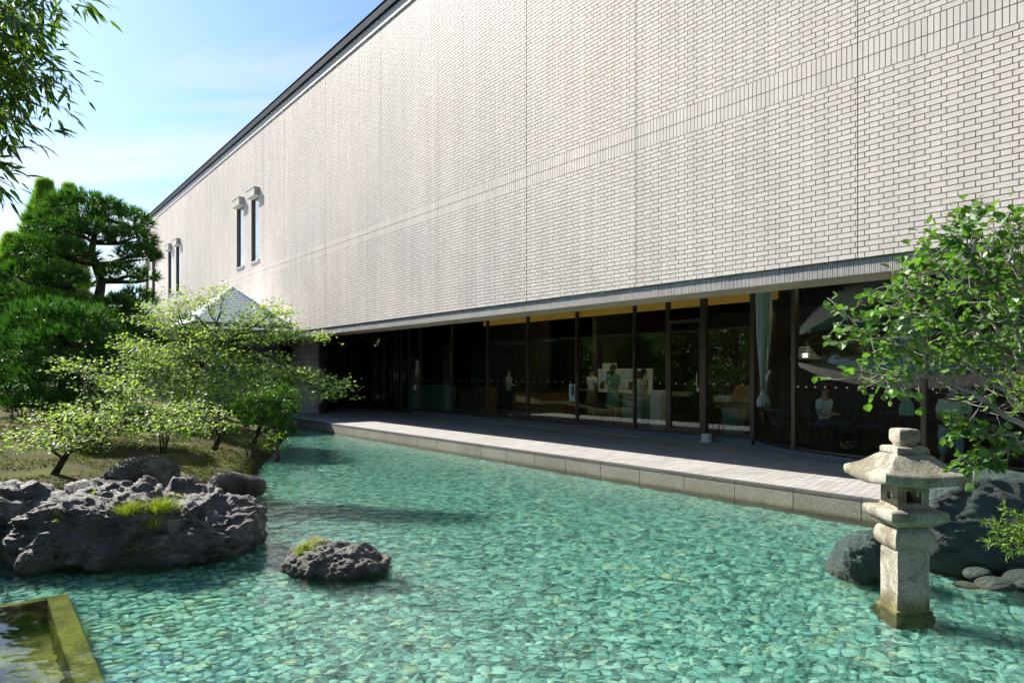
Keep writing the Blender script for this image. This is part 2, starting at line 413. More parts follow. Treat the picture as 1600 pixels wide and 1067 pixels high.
M['bamboo_culm'] = princ('bamboo_culm', (.16, .24, .05), .45, .5, build=varied((.13, .2, .04), (.2, .28, .07), 5, 60, .05))
# ------------------------------------------------------------------ the museum building
DECK = 0.276
def ez(h): return EYE + h          # height given above the eye
WALL_D, WT0, WT1 = 9.0, -5.0, 51.8
Z_BOT = ez(1.490); COURSE = 0.0713
Z_B0 = Z_BOT + 33 * COURSE; Z_BM = Z_B0 + .219; Z_B1 = Z_BM + .219
N_UP = 76
Z_TOP = Z_B1 + N_UP * COURSE
museum = empty("museum_building", (0, 0, 0), FROT, "long pale tiled museum building with a glazed ground floor behind the pond", "building")
joints = [-3.5, .55, 4.17, 7.94, 10.91, 14.35, 17.35, 21.2, 24.95, 28.1 - .9, 31.9, 35.6, 39.4, 43.2 + .25, 46.6, 49.9]
WZ0, WZ1 = Z_B1 + 4 * COURSE, Z_B1 + 4 * COURSE + 36 * COURSE      # window opening heights
wins = []
for base in (28.75, 42.05, 48.65):
    wins += [(base - .98, base), (base + 1.0, base + 1.98)]

# backing (mortar) with real openings
mb = MB()
tb = [WT0] + [v for w in wins for v in w] + [WT1]
mb.bt(WT0, WT1, WALL_D + .012, WALL_D + .30, Z_BOT, WZ0)
mb.bt(WT0, WT1, WALL_D + .012, WALL_D + .30, WZ1, Z_TOP + .5)
for i in range(0, len(tb), 2): mb.bt(tb[i], tb[i+1], WALL_D + .012, WALL_D + .30, WZ0, WZ1)
wall = mb.obj("wall", M['mortar'], museum)

def pieces(rects, D, depth, jit=0.0):
    """rects (N,4): t0,t1,z0,z1 -> open-backed slabs facing -D; returns verts, faces, per-face rnd"""
    r = np.asarray(rects); N = len(r)
    t0, t1, z0, z1 = r.T
    df = D + rng.uniform(-jit, jit, N) if jit else np.full(N, D)
    e = 0.0016
    v = np.zeros((N, 8, 3))
    for k, (tt, zzz) in enumerate(((t1 - e, z0 + e), (t0 + e, z0 + e), (t0 + e, z1 - e), (t1 - e, z1 - e))):
        v[:, k, 0] = -tt; v[:, k, 1] = df; v[:, k, 2] = zzz
    for k, (tt, zzz) in enumerate(((t1, z0), (t0, z0), (t0, z1), (t1, z1))):
        v[:, 4+k, 0] = -tt; v[:, 4+k, 1] = D + depth; v[:, 4+k, 2] = zzz
    fq = np.array([(0,1,2,3), (0,4,5,1), (1,5,6,2), (2,6,7,3), (3,7,4,0)])
    f = (np.arange(N)[:, None, None] * 8 + fq[None]).reshape(-1, 4)
    return v.reshape(-1, 3), f, np.repeat(rng.random(N), 5)

def clip(rs, t0, t1, z0, z1):
    """one tile split by control joints, window openings and the wall's ends"""
    segs = [(max(t0, WT0), min(t1, WT1))]
    for j in joints:
        out = []
        for a, b in segs:
            if a < j - .005 and b > j + .005: out += [(a, j - .005), (j + .005, b)]
            elif a >= j - .005 and a < j + .005: out.append((j + .005, b))
            elif b > j - .005 and b <= j + .005: out.append((a, j - .005))
            else: out.append((a, b))
        segs = out
    if z1 > WZ0 + .01 and z0 < WZ1 - .01:
        for w0, w1 in wins:
            out = []
            for a, b in segs:
                if b <= w0 or a >= w1: out.append((a, b)); continue
                if a < w0: out.append((a, w0))
                if b > w1: out.append((w1, b))
            segs = out
    for a, b in segs:
        if b - a > .012: rs.append((a, b, z0, z1))
bricks = []
P_ST, P_HD, J = .2365, .1175, .0085
PER = P_ST + P_HD
def lay(z0, rows, phase0):
    for k in range(rows):
        zz0 = z0 + k * COURSE + .0045; zz1 = zz0 + COURSE - .0095
        off = (PER / 2) * ((k + phase0) % 2)
        t = WT0 - PER + off
        while t < WT1:
            clip(bricks, t, t + P_ST - J, zz0, zz1); clip(bricks, t + P_ST, t + PER - J, zz0, zz1); t += PER
lay(Z_BOT, 33, 0); lay(Z_B1, N_UP, 1)
bands = []
for z0, z1 in ((Z_B0 + .004, Z_BM - .0055), (Z_BM + .0055, Z_B1 - .004)):
    t = WT0
    while t < WT1:
        clip(bands, t, t + .0605, z0, z1); t += .0690
def size_px(r, D):
    t0, t1, z0, z1 = r; tc = (t0 + t1) / 2
    X, Y, _ = L2W(tc, D)
    if Y < 2: return -1
    s = F / Y; x = 800 + X * s; y = HORIZ - ((z0 + z1) / 2 - EYE) * s
    if not (-10 < x < 1610 and -10 < y < 1077): return -1
    return (t1 - t0) * s * s * D / F
def split_parts(name, rects, D, depth, mat, parent, limit, stuff_name, jit=0.0):
    sz = [(size_px(r, D), i) for i, r in enumerate(rects)]
    sz.sort(reverse=True)
    near = set(i for s_, i in sz[:limit] if s_ > 0)
    rest = [r for i, r in enumerate(rects) if i not in near]
    v, f, rn = pieces(rest, D, depth, jit)
    link(stuff_name, mesh_np(stuff_name, v, f, attrs={'rnd': rn}, mat=mat), None, parent, kind="stuff")
    cache = {}
    for i in sorted(near):
        t0, t1, z0, z1 = rects[i]
        key = (round(t1 - t0, 3), round(z1 - z0, 3))
        if key not in cache:
            v, f, _ = pieces([(-key[0]/2, key[0]/2, -key[1]/2, key[1]/2)], 0, depth)
            cache[key] = mesh_np(name, v, f, mat=mat)
        o = link(name, cache[key], None, parent)
        o.location = (-(t0 + t1)/2, D + random.uniform(-jit, jit), (z0 + z1)/2)
split_parts("brick", bricks, WALL_D, .014, M['brick'], wall, 290, "brick_courses", .0012)
split_parts("soldier_brick", bands, WALL_D, .014, M['brick'], wall, 140, "soldier_courses", .0008)

# sealant lines
for j in joints:
    mb = MB(); mb.bt(j - .006, j + .006, WALL_D + .006, WALL_D + .010, Z_BOT, Z_TOP); mb.obj("joint_sealant", M['sealant'], museum)

# windows: frame, pane, sill, tiled hood
for w0, w1 in wins:
    f = MB()
    for a, b in ((w0 + .002, w0 + .022), (w1 - .03, w1 - .002)): f.bt(a, b, WALL_D + .085, WALL_D + .13, WZ0 + .06, WZ1 - .04)
    f.bt(w0 + .002, w1 - .002, WALL_D + .085, WALL_D + .13, WZ1 - .04, WZ1 - .002); f.bt(w0 + .002, w1 - .002, WALL_D + .085, WALL_D + .13, WZ0 + .02, WZ0 + .06)
    wf = f.obj("window", M['frame'], museum)
    g = MB(); g.bt(w0 + .022, w1 - .03, WALL_D + .09, WALL_D + .098, WZ0 + .06, WZ1 - .04); g.obj("pane", M['glass_blue'], wf)
    s_ = MB(); s_.bt(w0 - .06, w1 + .06, WALL_D - .05, WALL_D + .083, WZ0 - .07, WZ0 - .002); s_.obj("sill", M['fascia'], wf, bevel=.004)
    # reveal lined with brown tiles
    rv = MB(); r2 = MB()
    for k in range(36):
        z = WZ0 + k * COURSE
        for a in (w0, w1 - .012): rv.bt(a + .001, a + .011, WALL_D + .012, WALL_D + .083, z + .005, z + .063)
    rv.obj("reveal_tiles", M['plinth_brown'] if 'plinth_brown' in M else M['mortar'], wf)
    h = MB()
    h.box((-w1 - .02, WALL_D - .20, WZ1 + .0), (-w0 + .02, WALL_D + .0, WZ1 + .30))
    hd = h.obj("hood", M['hood'] if 'hood' in M else M['fascia'], wf, bevel=.006)
    hb = MB()
    hb.bt(w0 - .035, w1 + .035, WALL_D - .215, WALL_D, WZ1 + .302, WZ1 + .33)
    hb.obj("hood_cap", M['mortar'], wf)
    bk = MB(); bk.bt(w0 + .0, w1 - .0, WALL_D + .305, WALL_D + .33, WZ0, WZ1); bk.obj("blind", M['dark_wall'], wf)

# fascia under the wall, soffit beam, inner ceiling
Z_SOF = ez(1.284)
mb = MB(); mb.bt(WT0, 30.0, WALL_D + .050, WALL_D + .30, Z_SOF + .002, Z_BOT - .001); fas = mb.obj("fascia", M['mortar'], museum)
rects = []; t = WT0
while t < 30:
    for k in range(3): rects.append((t + k*.022, t + k*.022 + (.0185 if k < 2 else .0165), Z_SOF, Z_BOT - .012))
    t += .069
split_parts("fascia_tile", rects, WALL_D + .037, .016, M['fascia'], fas, 240, "fascia_tiles_far", .0015)
mb = MB(); mb.bt(WT0, 30.0, WALL_D + .05, 9.82, Z_SOF + .012, Z_SOF + .4); sof = mb.obj("soffit", M['mortar'], museum)
# soffit boards run along the beam in two-metre lengths
for r_ in range(5):
    D0 = WALL_D + .053 + r_ * .1535
    tt = 1.2 - (r_ % 2) * .9
    while tt < 22:
        b_ = MB(); b_.box((-tt - 1.79, D0, Z_SOF), (-tt, D0 + .149, Z_SOF + .012)); b_.obj("soffit_board", M['soffit'], sof); tt += 1.8
mb = MB()
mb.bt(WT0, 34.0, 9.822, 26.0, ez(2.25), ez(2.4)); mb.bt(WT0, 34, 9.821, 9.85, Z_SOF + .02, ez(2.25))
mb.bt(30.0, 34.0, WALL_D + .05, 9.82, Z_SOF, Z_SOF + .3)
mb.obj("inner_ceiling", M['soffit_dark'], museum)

# roof edge: light tile fascia and the blue-grey metal coping
mb = MB(); mb.bt(WT0, WT1 + .04, WALL_D - .035, WALL_D + .3, Z_TOP + .012, Z_TOP + .27); rf = mb.obj("parapet_band", M['parapet'] if 'parapet' in M else M['brick'], museum)
mb = MB(); mb.bt(WT0, WT1 + .12, WALL_D - .115, WALL_D + .5, Z_TOP + .275, Z_TOP + .53)
rr = mb.obj("coping", M['coping'], museum, bevel=.01)
mb = MB(); mb.bt(WT0, WT1 + .13, WALL_D - .135, WALL_D + .52, Z_TOP + .532, Z_TOP + .55); mb.obj("coping_cap", M['coping'], rr)
# shell of the building so that sky and sun do not leak in
mb = MB()
mb.bt(WT0, WT1, WALL_D + .31, 34, Z_TOP + .1, Z_TOP + .25)
mb.bt(WT1 - .3, WT1, WALL_D + .31, 34, 0, Z_TOP); mb.bt(WT0, WT0 + .3, 9.9, 34, 0, Z_TOP)
mb.bt(WT0, WT1, 33.7, 34, 0, Z_TOP)
mb.bt(30.0, WT1 - .31, WALL_D + .012, WALL_D + .30, .0, Z_BOT - .004)
mb.obj("outer_shell", M['brick'], museum)
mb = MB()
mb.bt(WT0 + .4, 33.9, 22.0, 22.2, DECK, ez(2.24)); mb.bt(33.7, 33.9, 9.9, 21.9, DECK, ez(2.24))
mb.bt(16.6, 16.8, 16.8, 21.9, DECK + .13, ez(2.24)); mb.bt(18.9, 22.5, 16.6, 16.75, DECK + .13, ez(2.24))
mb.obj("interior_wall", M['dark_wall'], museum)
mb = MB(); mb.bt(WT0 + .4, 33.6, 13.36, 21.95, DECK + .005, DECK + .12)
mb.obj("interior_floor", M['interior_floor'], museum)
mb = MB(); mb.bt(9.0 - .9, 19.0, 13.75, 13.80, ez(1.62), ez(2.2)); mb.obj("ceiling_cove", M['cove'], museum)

# ---- glazing
GD = 13.25
Z_F = DECK + .12; Z_GT = ez(2.2)
mt = [t_of(x, GD) for x in (657, 706, 762, 825, 902, 992, 1044)]
T_D0, T_D1 = t_of(1100, GD), t_of(1178, GD)
def frame_post(t, D, w=.055, d=.11, mat='frame', z0=Z_F, z1=Z_GT, name="mullion"):
    m = MB(); m.bt(t - w/2, t + w/2, D - d/2, D + d/2, z0, z1); return m.obj(name, M[mat], museum, bevel=.003)
for t in mt[:-1]: frame_post(t, GD)
for t in (mt[-1],): frame_post(t, GD, .09)
frame_post(T_D0, GD, .15); frame_post(T_D1, GD, .10, .16)
def pane(t0, t1, D0, D1=None, name="glass_pane"):
    D1 = D0 if D1 is None else D1
    a = Vector((-t0, D0)); b = Vector((-t1, D1)); d = (b - a).normalized(); n = Vector((-d.y, d.x)) * .005
    m = MB(); m.prism([a - n, b - n, b + n, a + n], Z_F + .05, Z_GT); return m.obj(name, M['glass'], museum)
def stickers(par, t0, t1, D0, D1=None, n=6, z=None):
    D1 = D0 if D1 is None else D1; z = ez(-.245) if z is None else z
    L = math.hypot(t1 - t0, D1 - D0)
    for k in range(n):
        u = (k + .5) / n
        m = MB(); c = (-(t0 + (t1-t0)*u), D0 + (D1-D0)*u - .010)
        m.box((c[0] - .016, c[1] - .002, z - .016), (c[0] + .016, c[1] + .001, z + .016)); m.obj("sticker", M['sticker'], par)
edges = mt + [T_D0, T_D1]
for i in range(len(edges) - 1):
    a, b = edges[i], edges[i+1]
    p_ = pane(a - .03, b + .03, GD)
    stickers(p_, a - .1, b + .1, GD, n=6 if a - b > 1.5 else 3)
    r = MB(); r.bt(a - .03, b + .03, GD - .03, GD + .03, Z_F, Z_F + .048); r.obj("bottom_rail", M['frame'], museum)
# door leaf between the last two posts: heavier stiles and long pull handles
for a, b in ((edges[-3], edges[-2]),):
    dr = MB()
    for t0 in (a - .05, b + .05 + .045): dr.bt(t0, t0 - .05, GD - .05, GD - .005, Z_F + .05, ez(1.2))
    dr.bt(a - .05, b + .05, GD - .05, GD - .005, ez(1.2), ez(1.27)); dr.bt(a - .1, b + .1, GD - .048, GD - .006, Z_F + .05, Z_F + .13)
    door = dr.obj("door", M['frame'], museum, bevel=.003)
    hn = MB(); hn.tube([(-b - .12, GD - .11, ez(-.30)), (-b - .12, GD - .11, ez(.02))], .014, 8); hn.bt(b + .11, b + .13, GD - .11, GD - .05, ez(-.29), ez(-.27)); hn.bt(b + .11, b + .13, GD - .11, GD - .05, ez(-.01), ez(.01))
    hn.obj("handle", M['steel'], door)
    lk = MB(); lk.bt(b + .085, b + .15, GD - .07, GD - .052, ez(-.42), ez(-.33)); lk.obj("lock_plate", M['steel'], door)
# lock box beside a pane
m = MB(); m.bt(edges[4] + .05, edges[4] + .28, GD - .055, GD - .012, ez(-.78), ez(-.30)); nb = m.obj("intercom_plate", M['blue_panel'], museum, bevel=.008)
m = MB(); m.bt(edges[4] + .07, edges[4] + .17, GD - .064, GD - .056, ez(-.62), ez(-.34)); m.obj("intercom_slot", M['black'], nb)
# oblique bay to the left and the return wall by the round column
A_, B_ = (edges[0], GD), (29.3, 14.75)
def lerp2(u): return (A_[0] + (B_[0]-A_[0])*u, A_[1] + (B_[1]-A_[1])*u)
cuts = [0, .2, .36, .44, .70, 1.0]
for i, u in enumerate(cuts):
    p2 = lerp2(u)
    if i: frame_post(p2[0], p2[1], .06, .1)
    if i:
        p1 = lerp2(cuts[i-1]); q_ = pane(p1[0] + .03, p2[0] - .03, p1[1], p2[1])
        r = MB(); a = Vector((-p1[0], p1[1])); b = Vector((-p2[0], p2[1])); r.prism([a + Vector((0, -.03)), b + Vector((0, -.03)), b + Vector((0, .03)), a + Vector((0, .03))], Z_F, Z_F + .048); r.obj("bottom_rail", M['frame'], museum)
for u in (.375, .425):
    p2 = lerp2(u); hn = MB(); hn.tube([(-p2[0], p2[1] - .12, ez(-.30)), (-p2[0], p2[1] - .12, ez(.06))], .016, 8); hn.obj("handle", M['steel'], museum)
m = MB(); m.bt(29.3 + .05, 29.3 + .06, 12.2, 14.7, Z_F + .05, Z_GT); m.obj("glass_pane", M['glass'], museum)
for D_ in (12.2, 13.4, 14.7): frame_post(29.35, D_, .08, .08)
m = MB(); m.bt(24.6, 29.6, 12.18, 12.22, ez(1.284), Z_GT); m.bt(29.4, 33.6, 12.0, 12.2, DECK, Z_GT); m.obj("vestibule_wall", M['dark_wall'], museum)
# curved glazed bay on the right
BC, BR = (4.9, 16.05), 4.33
def arc(th, r=BR): return (BC[0] + r * math.sin(th), BC[1] - r * math.cos(th))
th0 = math.asin((T_D1 - BC[0]) / BR); NSEG = 40; th1 = -1.15
ths = [th0 + (th1 - th0) * k / NSEG for k in range(NSEG + 1)]
def arc_solid(r0, r1, z0, z1, ts):
    m = MB(); o = [arc(a, r0) for a in ts]; i_ = [arc(a, r1) for a in ts]
    for k in range(len(ts) - 1):
        m.prism([(-o[k][0], o[k][1]), (-o[k+1][0], o[k+1][1]), (-i_[k+1][0], i_[k+1][1]), (-i_[k][0], i_[k][1])], z0, z1)
    return m
def arc_at_px(x):
    best = min(ths, key=lambda a: abs(800 + F * (arc(a)[1]*CT - arc(a)[0]*ST) / (arc(a)[1]*ST + arc(a)[0]*CT) - x)); return best
m1, m2 = arc_at_px(1247), arc_at_px(1437)
k1, k2 = ths.index(m1), ths.index(m2)
def smooth_arc(r0, r1, z0, z1, ts, name, mat, parent):
    v = []; f = []
    for a in ts:
        o = arc(a, r0); i_ = arc(a, r1); v += [(-o[0], o[1], z0), (-o[0], o[1], z1), (-i_[0], i_[1], z0), (-i_[0], i_[1], z1)]
    for k in range(len(ts) - 1):
        b = 4*k; f += [(b, b+4, b+5, b+1), (b+2, b+3, b+7, b+6), (b+1, b+5, b+7, b+3), (b, b+2, b+6, b+4)]
    me = bpy.data.meshes.new(name); me.from_pydata(v, [], f); me.polygons.foreach_set("use_smooth", [len(set(p) ) and (abs(v[p[0]][2]-v[p[2]][2]) > .02) for p in f])
    bm = bmesh.new(); bm.from_mesh(me); bmesh.ops.recalc_face_normals(bm, faces=bm.faces); bm.to_mesh(me); bm.free()
    me.materials.append(mat); return link(name, me, None, parent)
for a, b in ((0, k1), (k1, k2), (k2, NSEG)):
    pn = smooth_arc(BR + .005, BR - .005, Z_F + .05, Z_GT, ths[a:b+1], "glass_pane", M['glass'], museum)
    ks = range(a, b) if a else ()
    for k in ks:
        if k % 1 == 0 and k < 34:
            p2 = arc(ths[k] + .5 * (ths[1]-ths[0]), BR + .012); mm = MB(); mm.box((-p2[0] - .014, p2[1] - .002, ez(-.26)), (-p2[0] + .014, p2[1] + .002, ez(-.232))); mm.obj("sticker", M['sticker'], pn)
for k in (k1, k2):
    p2 = arc(ths[k]); frame_post(p2[0], p2[1], .075, .14)
smooth_arc(BR + .04, BR - .04, Z_F, Z_F + .049, ths, "bay_rail", M['frame'], museum)
bp = smooth_arc(BR + .09, BR - .3, DECK, Z_F - .002, ths, "bay_plinth", M['grout_dark'], museum)
pt = []
n_pt = 52
for k in range(n_pt):
    a0 = ths[0] + (ths[-1] - ths[0]) * k / n_pt; a1 = ths[0] + (ths[-1] - ths[0]) * (k + .93) / n_pt
    arc_solid(BR + .098, BR + .092, DECK + .002, Z_F - .004, [a0, a1]).obj("plinth_tile", M['plinth'], bp)
m = MB(); m.bt(T_D1 - .02, edges[0], GD - .09, GD + .12, DECK, Z_F - .002); pl = m.obj("plinth", M['grout_dark'], museum)
t = T_D1
while t < edges[0]:
    m = MB(); m.bt(t + .003, min(t + .236, edges[0]), GD - .098, GD - .0905, DECK + .002, Z_F - .004); m.obj("plinth_tile", M['plinth'], pl); t += .24
m = MB(); a = Vector((-A_[0], A_[1] - .09)); b = Vector((-B_[0], B_[1] - .09)); m.prism([a, b, b + Vector((0, .2)), a + Vector((0, .2))], DECK, Z_F - .002); m.obj("entrance_plinth", M['plinth'], museum)

# round tiled column
CC = (25.9, 10.35)
col = MB(); col.lathe([(.665, DECK), (.665, Z_SOF + .05)], (-CC[0], CC[1]), 40); colo = col.obj("column", M['grout_dark'], museum, smooth=False)
NC = 44
zs = [DECK + .003]; 
while zs[-1] < Z_SOF - .02: zs.append(zs[-1] + .232)
for i in range(len(zs) - 1):
    z0, z1 = zs[i] + .005, min(zs[i+1] - .005, Z_SOF - .003)
    m = MB()
    for k in range(NC):
        a0, a1 = 2*math.pi*(k + .05)/NC, 2*math.pi*(k + .95)/NC
        if math.sin((a0+a1)/2) > .12: continue
        pts = [(-CC[0] + r*math.cos(a), CC[1] + r*math.sin(a)) for r, a in ((.666, a0), (.678, a0), (.678, a1), (.666, a1))]
        if i >= 1 and len(zs) * NC > 999: pass
        mm = MB(); mm.prism(pts[::1], z0, z1); mm.obj("column_tile", M['column_tile'], colo)

# ------------------------------------------------------------------ the deck along the pond
KD = 8.67
deck = MB(); deck.bt(WT0, 33.9, KD + .012, 13.34, -.45, DECK - .012); deck.bt(WT0, T_D1 + 4, 13.34, 13.36, 0, DECK - .02)
dk = deck.obj("deck", M['paver_joint'], None, kind="structure"); dk.rotation_euler = (0, 0, FROT)
dk.name = "deck"
kj = []
tk = t_of(1345.8, KD)
PL = None
t = t_of(1345.8, KD) - 8 * .9
while t < 31:
    m = MB(); m.bt(t + .006, t + .894, KD, KD + .0115, -.42, DECK - .052); m.obj("kerb_stone", M['granite'], dk)
    m = MB(); m.bt(t + .0025, t + .8975, KD - .004, KD + .085, DECK - .042, DECK + .001); m.obj("kerb_cap", M['granite_cap'], dk, bevel=.003); t += .9
pav = []
PT, PD = .118, .236
row = 0; D_ = KD + .09
while D_ < 13.3:
    t = WT0 + 5.5 + (.059 if row % 2 else 0)
    while t < 33:
        # skip under the bay
        if math.hypot(t - BC[0], D_ - BC[1]) > BR + .0 and not (t > T_D1 and t < edges[0] and D_ > GD - .2): pav.append((t, t + PT - .006, D_, D_ + PD - .006))
        t += PT
    D_ += PD; row += 1
def paver_geo(rects, z, depth):
    r = np.asarray(rects); N = len(r); t0, t1, d0, d1 = r.T; e = .0015
    zt = z + rng.uniform(-.0008, .0008, N) if N > 1 else np.full(N, z)
    v = np.zeros((N, 8, 3))
    for k, (tt, dd, zq) in enumerate(((t1-e, d0+e, 0), (t0+e, d0+e, 0), (t0+e, d1-e, 0), (t1-e, d1-e, 0), (t1, d0, 1), (t0, d0, 1), (t0, d1, 1), (t1, d1, 1))):
        v[:, k, 0] = -tt; v[:, k, 1] = dd; v[:, k, 2] = zt - zq * depth
    fq = np.array([(0,1,2,3), (0,4,5,1), (1,5,6,2), (2,6,7,3), (3,7,4,0)])
    return v.reshape(-1, 3), (np.arange(N)[:, None, None]*8 + fq[None]).reshape(-1, 4), np.repeat(rng.random(N), 5)
def paver_vis(r):
    X, Y, _ = L2W((r[0]+r[1])/2, r[2])
    if Y < 2: return 99
    x = 800 + X/Y*F; y = HORIZ + (EYE-DECK)/Y*F
    return Y if (-5 < x < 1605 and y < 1070) and not (x > 1500) else 99
order = sorted(range(len(pav)), key=lambda i: paver_vis(pav[i]))
near = set(order[:290])
v, f, rn = paver_geo([pav[i] for i in range(len(pav)) if i not in near], DECK, .012)
link("paver_field", mesh_np("paver_field", v, f, attrs={'rnd': rn}, mat=M['paver']), None, dk, kind="stuff")
v, f, _ = paver_geo([(-(PT-.006)/2, (PT-.006)/2, -(PD-.006)/2, (PD-.006)/2)], 0, .012)
pm = mesh_np("paver", v, f, mat=M['paver'])
for i in near:
    r = pav[i]; o = link("paver", pm, None, dk); o.location = (-(r[0]+r[1])/2, (r[2]+r[3])/2, DECK + random.uniform(-.0008, .0008))

# ------------------------------------------------------------------ entrance pavilion with pyramid roof
PVZ = ez(1.62)
pav_o = empty("entrance_pavilion", (0, 0, 0), FROT, "low pavilion with a pale metal pyramid roof against the tiled wall", "pavilion")
ap = Vector((-26.0, 7.45, ez(3.12))); base = [(-24.3, 5.75), (-24.3, 8.95), (-27.7, 8.95), (-27.7, 5.75)]
NS = 16
for si in range(4):
    a, b = Vector((*base[si], PVZ + .1)), Vector((*base[(si+1) % 4], PVZ + .1))
    if si in (1, 2): 
        m = MB(); m.add([a, b, ap], [(0, 2, 1)]); m.obj("roof_slope", M['roof_metal'], pav_o); continue
    for k in range(NS):
        u0, u1 = k / NS, (k + 1) / NS
        p0, p1 = a.lerp(ap, u0), b.lerp(ap, u0); q0, q1 = a.lerp(ap, u1), b.lerp(ap, u1)
        nrm = (b - a).cross(ap - a).normalized()
        if nrm.z < 0: nrm = -nrm
        up = nrm * .035
        m = MB(); vs = [p0 + up, p1 + up, q1, q0, p0, p1]
        m.add(vs, [(0, 1, 2, 3), (0, 4, 5, 1), (4, 3, 2, 5)]); m.obj("roof_sheet", M['roof_metal'], pav_o)
for si in range(4):
    m = MB(); m.tube([Vector((*base[si], PVZ + .14)), ap + Vector((0, 0, .03))], .035, 6); m.obj("ridge_cap", M['roof_metal'], pav_o)
m = MB(); m.bt(24.2, 27.8, 5.65, 8.97, PVZ - .06, PVZ + .098); m.obj("gutter", M['eave'], pav_o, bevel=.02)
m = MB(); m.bt(23.7, 36.0, 5.2, 8.975, PVZ - .14, PVZ - .062); m.obj("flat_roof", M['roof_metal'], pav_o, bevel=.01)
m = MB(); m.bt(23.8, 35.9, 5.3, 8.97, PVZ - .42, PVZ - .142); m.obj("eave_beam", M['eave'], pav_o)
m = MB(); m.bt(25.2, 35.8, 6.4, 8.9, DECK - .3, PVZ - .43); m.obj("pavilion_wall", M['eave'], pav_o)
for t_ in (24.2, 35.2):
    m = MB(); m.tube([(-t_, 5.6, -.1), (-t_, 5.6, PVZ - .43)], .07, 12); m.obj("post", M['eave'], pav_o, smooth=False)
annex = empty("annex_roof_building", (0, 0, 0), FROT, "low grey building with a pale flat roof seen through the pine branches", "building")
m = MB(); m.bt(42, 52, 0.5, 7.5, 0, ez(3.55)); m.obj("wall", M['dark_wall'], annex)
m = MB(); m.bt(41.6, 52.4, 0.1, 7.9, ez(3.56), ez(3.9)); m.obj("roof", M['roof_metal'], annex)
# ------------------------------------------------------------------ ground, pond bed, water
BED = -.34
LAND = [
 [(-60, -25), (60, -25), (60, 1.6), (4.9, 1.6), (-6.3, 1.6), (-6.2, 4), (-5.9, 5.9), (-5.2, 7.0), (-4.4, 7.9), (-4.75, 9.0), (-4.2, 10.2), (-4.4, 11.3), (-5.0, 13.3), (-5.7, 16.2), (-6.6, 19.5), (-7.4, 22.4), (-9.0, 24.3), (-13, 31), (-30, 62), (-60, 62)],
 [(4.05, 6.75), (4.3, 6.15), (5.0, 5.75), (5.9, 5.2), (6.2, 3), (4.9, 1.6), (60, 1.6), (60, -30), (8.2, 3.4), (5.4, 6.9), (4.6, 7.5)],
]
def sdf(px, py):
    """signed distance to the land (positive on land)"""
    best = np.full(px.shape, -1e9)
    for poly in LAND:
        P = np.array(poly, float); Q = np.roll(P, -1, 0)
        d2 = np.full(px.shape, 1e18); inside = np.zeros(px.shape, bool)
        for (x0, y0), (x1, y1) in zip(P, Q):
            ex, ey = x1 - x0, y1 - y0; L = ex*ex + ey*ey
            u = np.clip(((px - x0)*ex + (py - y0)*ey) / L, 0, 1)
            d2 = np.minimum(d2, (px - x0 - u*ex)**2 + (py - y0 - u*ey)**2)
            c = (y0 > py) != (y1 > py)
            xi = x0 + (py - y0) * ex / (ey if abs(ey) > 1e-12 else 1e-12)
            inside ^= c & (px < xi)
        s = np.sqrt(d2) * np.where(inside, 1, -1)
        best = np.maximum(best, s)
    return best
def vnoise(x, y, sc_, seed):
    return np.array([mn.noise((a*sc_ + seed, b*sc_ - seed, seed*.37)) for a, b in zip(x.ravel(), y.ravel())]).reshape(x.shape)
def height(px, py, nz=None):
    s = sdf(px, py)
    e = 1 / (1 + np.exp(-(s - .02) * 14))
    hill = .20 + .62 * (1 - np.exp(-np.maximum(s, 0) / 3.2)) + .012 * np.maximum(s, 0).clip(0, 25)
    near = np.where(py < 2.2, .0, 1.0)
    hh = np.where(px > 3, .16, hill) * near + (1 - near) * .12
    if nz is None: nz = vnoise(px, py, .55, 3.1) * .10 + vnoise(px, py, 2.1, 5.7) * .035
    return -.45 + e * (hh + .45) + nz * e
def ground_grid(xs, ys, name):
    X, Y = np.meshgrid(xs, ys); Z = height(X, Y)
    v = np.stack([X.ravel(), Y.ravel(), Z.ravel()], 1)
    nx, ny = len(xs), len(ys)
    i = np.arange(nx - 1)[None, :] + np.arange(ny - 1)[:, None] * nx
    f = np.stack([i, i + 1, i + 1 + nx, i + nx], -1).reshape(-1, 4)
    # leave out cells wholly under the pond bed or under the building
    zc = Z.ravel()[f].max(1); c = v[f].mean(1); D = c[:, 0]*CT + c[:, 1]*ST
    keep = (zc > -.44) & (D < KD - .03) 
    return link(name, mesh_np(name, v, f[keep], smooth=True, mat=M['ground']), None, None, kind="structure")
ground_grid(np.concatenate([np.arange(-60, -18, 1.0), np.arange(-18, -9, .3), np.arange(-9, -2.9, .09), np.arange(-2.9, 3.4, .9), np.arange(3.4, 7, .1), np.arange(7, 40, 2)]),
            np.concatenate([np.arange(-25, 1, 2), np.arange(1, 5, .3), np.arange(5, 18, .1), np.arange(18, 62, .6)]), "garden_ground")
me = bpy.data.meshes.new("outer_ground"); me.from_pydata([(-900, -900, -.8), (900, -900, -.8), (900, 900, -.8), (-900, 900, -.8)], [], [(0, 1, 2, 3)]); me.materials.append(M['ground'])
link("outer_ground", me, None, None, kind="structure")

